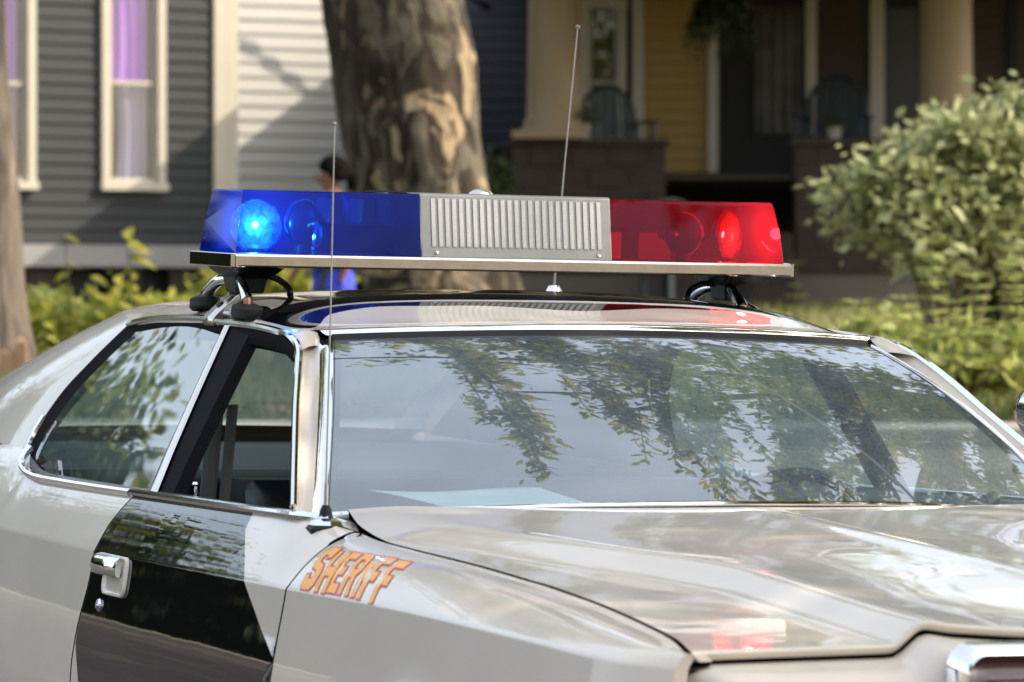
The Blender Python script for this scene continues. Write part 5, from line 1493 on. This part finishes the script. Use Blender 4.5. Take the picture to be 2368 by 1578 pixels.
# ------------------------------------------------------------------ person behind, in a blue shirt
SKIN = pmat('brown_skin', (.20, .085, .045), .5)
HAIR = pmat('black_hair', (.006, .005, .004), .95, spec=.05, bump=.6, bscale=120)
SHIRT = pmat('blue_shirt', (.03, .05, .55), .8, bump=.1)
JEAN = pmat('dark_trousers', (.03, .035, .05), .85)
pw = W(768, 440, 28.0)
ps = empty('person', (pw.x, 28.0, float(ground_z(28)) + .10), math.radians(-78))   # local -Y is where the person looks
ps.scale = (.93, .93, .93)
tag(ps, 'person with black hair and blue sleeveless shirt walking behind the light bar', 'person')
def skin_body(name, verts, edges, radii, mat, parent, sub=2):
    me = bpy.data.meshes.new(name); me.from_pydata(verts, edges, []); o = bpy.data.objects.new(name, me); COL.objects.link(o); o.parent = parent
    me.materials.append(mat)
    m = o.modifiers.new('skin', 'SKIN'); m.use_smooth_shade = True
    for i, r in enumerate(radii): me.skin_vertices[0].data[i].radius = (r if isinstance(r, tuple) else (r, r))
    me.skin_vertices[0].data[0].use_root = True
    s = o.modifiers.new('sub', 'SUBSURF'); s.levels = sub; s.render_levels = sub
    return o
Hh = 1.62
V = [(0, 0, .92), (0, .01, 1.10), (0, .0, 1.28), (0, .01, 1.36), (0, 0, 1.42), (0, -.02, 1.50), (0, -.02, 1.58)]
E_ = [(i, i+1) for i in range(6)]; Rr = [(.13, .10), (.115, .09), (.13, .095), (.10, .07), .05, (.070, .085), (.062, .075)]
def limb(start, pts, rs):
    global V, E_, Rr
    p = start
    for q, r in zip(pts, rs): V.append(q); Rr.append(r); E_.append((p, len(V) - 1)); p = len(V) - 1
for s in (-1, 1):
    st = .16 * s
    limb(0, [(.09*s, 0, .86), (.10*s, -.03 - st*.6, .48), (.10*s, .05 - st, .09), (.10*s, -.06 - st, .03), (.10*s, -.14 - st, .02)], [.088, .058, .036, .034, .028])
    limb(3, [(.17*s, .01, 1.34), (.21*s, .05 + st*.4, 1.10), (.21*s, -.06 + st*.9, .88), (.20*s, -.10 + st, .80)], [.055, .041, .031, .028])
    h0 = len(V) - 1
    for k in range(4): limb(h0, [(.20*s + (k - 1.5)*.012, -.115 + st - k*.004, .755), (.20*s + (k - 1.5)*.012, -.11 + st, .715 + abs(k - 1.5)*.008)], [.009, .007])
    limb(h0, [(.185*s, -.14 + st, .775), (.185*s, -.15 + st, .745)], [.009, .007])
body = skin_body('body', V, E_, Rr, SKIN, ps)
# face: nose, lips, ear, eyes
mb = MB(); mb.tube([(0, -.098, 1.56), (0, -.122, 1.525), (0, -.10, 1.515)], [.008, .015, .012], 8)
mb.tube([(-.025, -.090, 1.485), (0, -.105, 1.487), (.025, -.090, 1.485)], [.005, .010, .005], 8)
for s in (-1, 1): mb.tube([(.075*s, .0, 1.565), (.085*s, .012, 1.545), (.078*s, .005, 1.515)], [.010, .014, .009], 8)
mb.build('face_features', SKIN, ps, True)
for s in (-1, 1):
    mb = MB(); mb.lathe([(0, .011), (.007, .008), (.011, 0), (.007, -.008), (0, -.011)], 12, Matrix.Translation((.030*s, -.088, 1.553))); mb.build('eye', pmat('eye_white', (.5, .48, .45), .3), ps, True)
# hair
Pg = []
for v in np.linspace(.02, 1, 16):
    row = []
    for k in range(25):
        a = 2*PI*k/24; th = v * 2.05
        rr = .118 + .012*math.sin(7*a + 9*v)*v
        front = max(0.0, -math.sin(a))
        thh = min(th, 2.05 - 1.0*front)
        row.append((rr*.86*math.sin(thh)*math.cos(a), .012 + rr*math.sin(thh)*math.sin(a), 1.555 + rr*1.05*math.cos(thh)))
    Pg.append(row)
sheet('hair', Pg, HAIR, ps, thick=.02, off=0)
mb = MB(); mb.tube([(0, .10, 1.56), (0, .15, 1.53), (0, .155, 1.47), (0, .13, 1.42)], [.05, .055, .045, .02], 12); mb.build('hair_bun', HAIR, ps, True)
# shirt and trousers a little larger than the body
R = [[(rx * math.cos(q), .01 + ry * math.sin(q), z) for q in np.linspace(0, 2*PI, 33)] for z, rx, ry in ((.64, .205, .165), (.72, .20, .16), (.84, .175, .145), (.98, .155, .13), (1.10, .150, .125), (1.22, .165, .130), (1.30, .175, .125), (1.35, .165, .105), (1.385, .10, .08), (1.40, .065, .065))]
sheet('shirt', R, SHIRT, ps, thick=.006)
Vt = [(0, 0, .90)]; Et = []; Rt = [(.142, .112)]
for s in (-1, 1):
    st = .16 * s; p = 0
    for q, r in (((.09*s, 0, .84), .10), ((.10*s, -.03 - st*.6, .48), .072), ((.10*s, .045 - st, .12), .058)): Vt.append(q); Rt.append(r); Et.append((p, len(Vt)-1)); p = len(Vt) - 1
skin_body('trousers', Vt, Et, Rt, JEAN, ps)
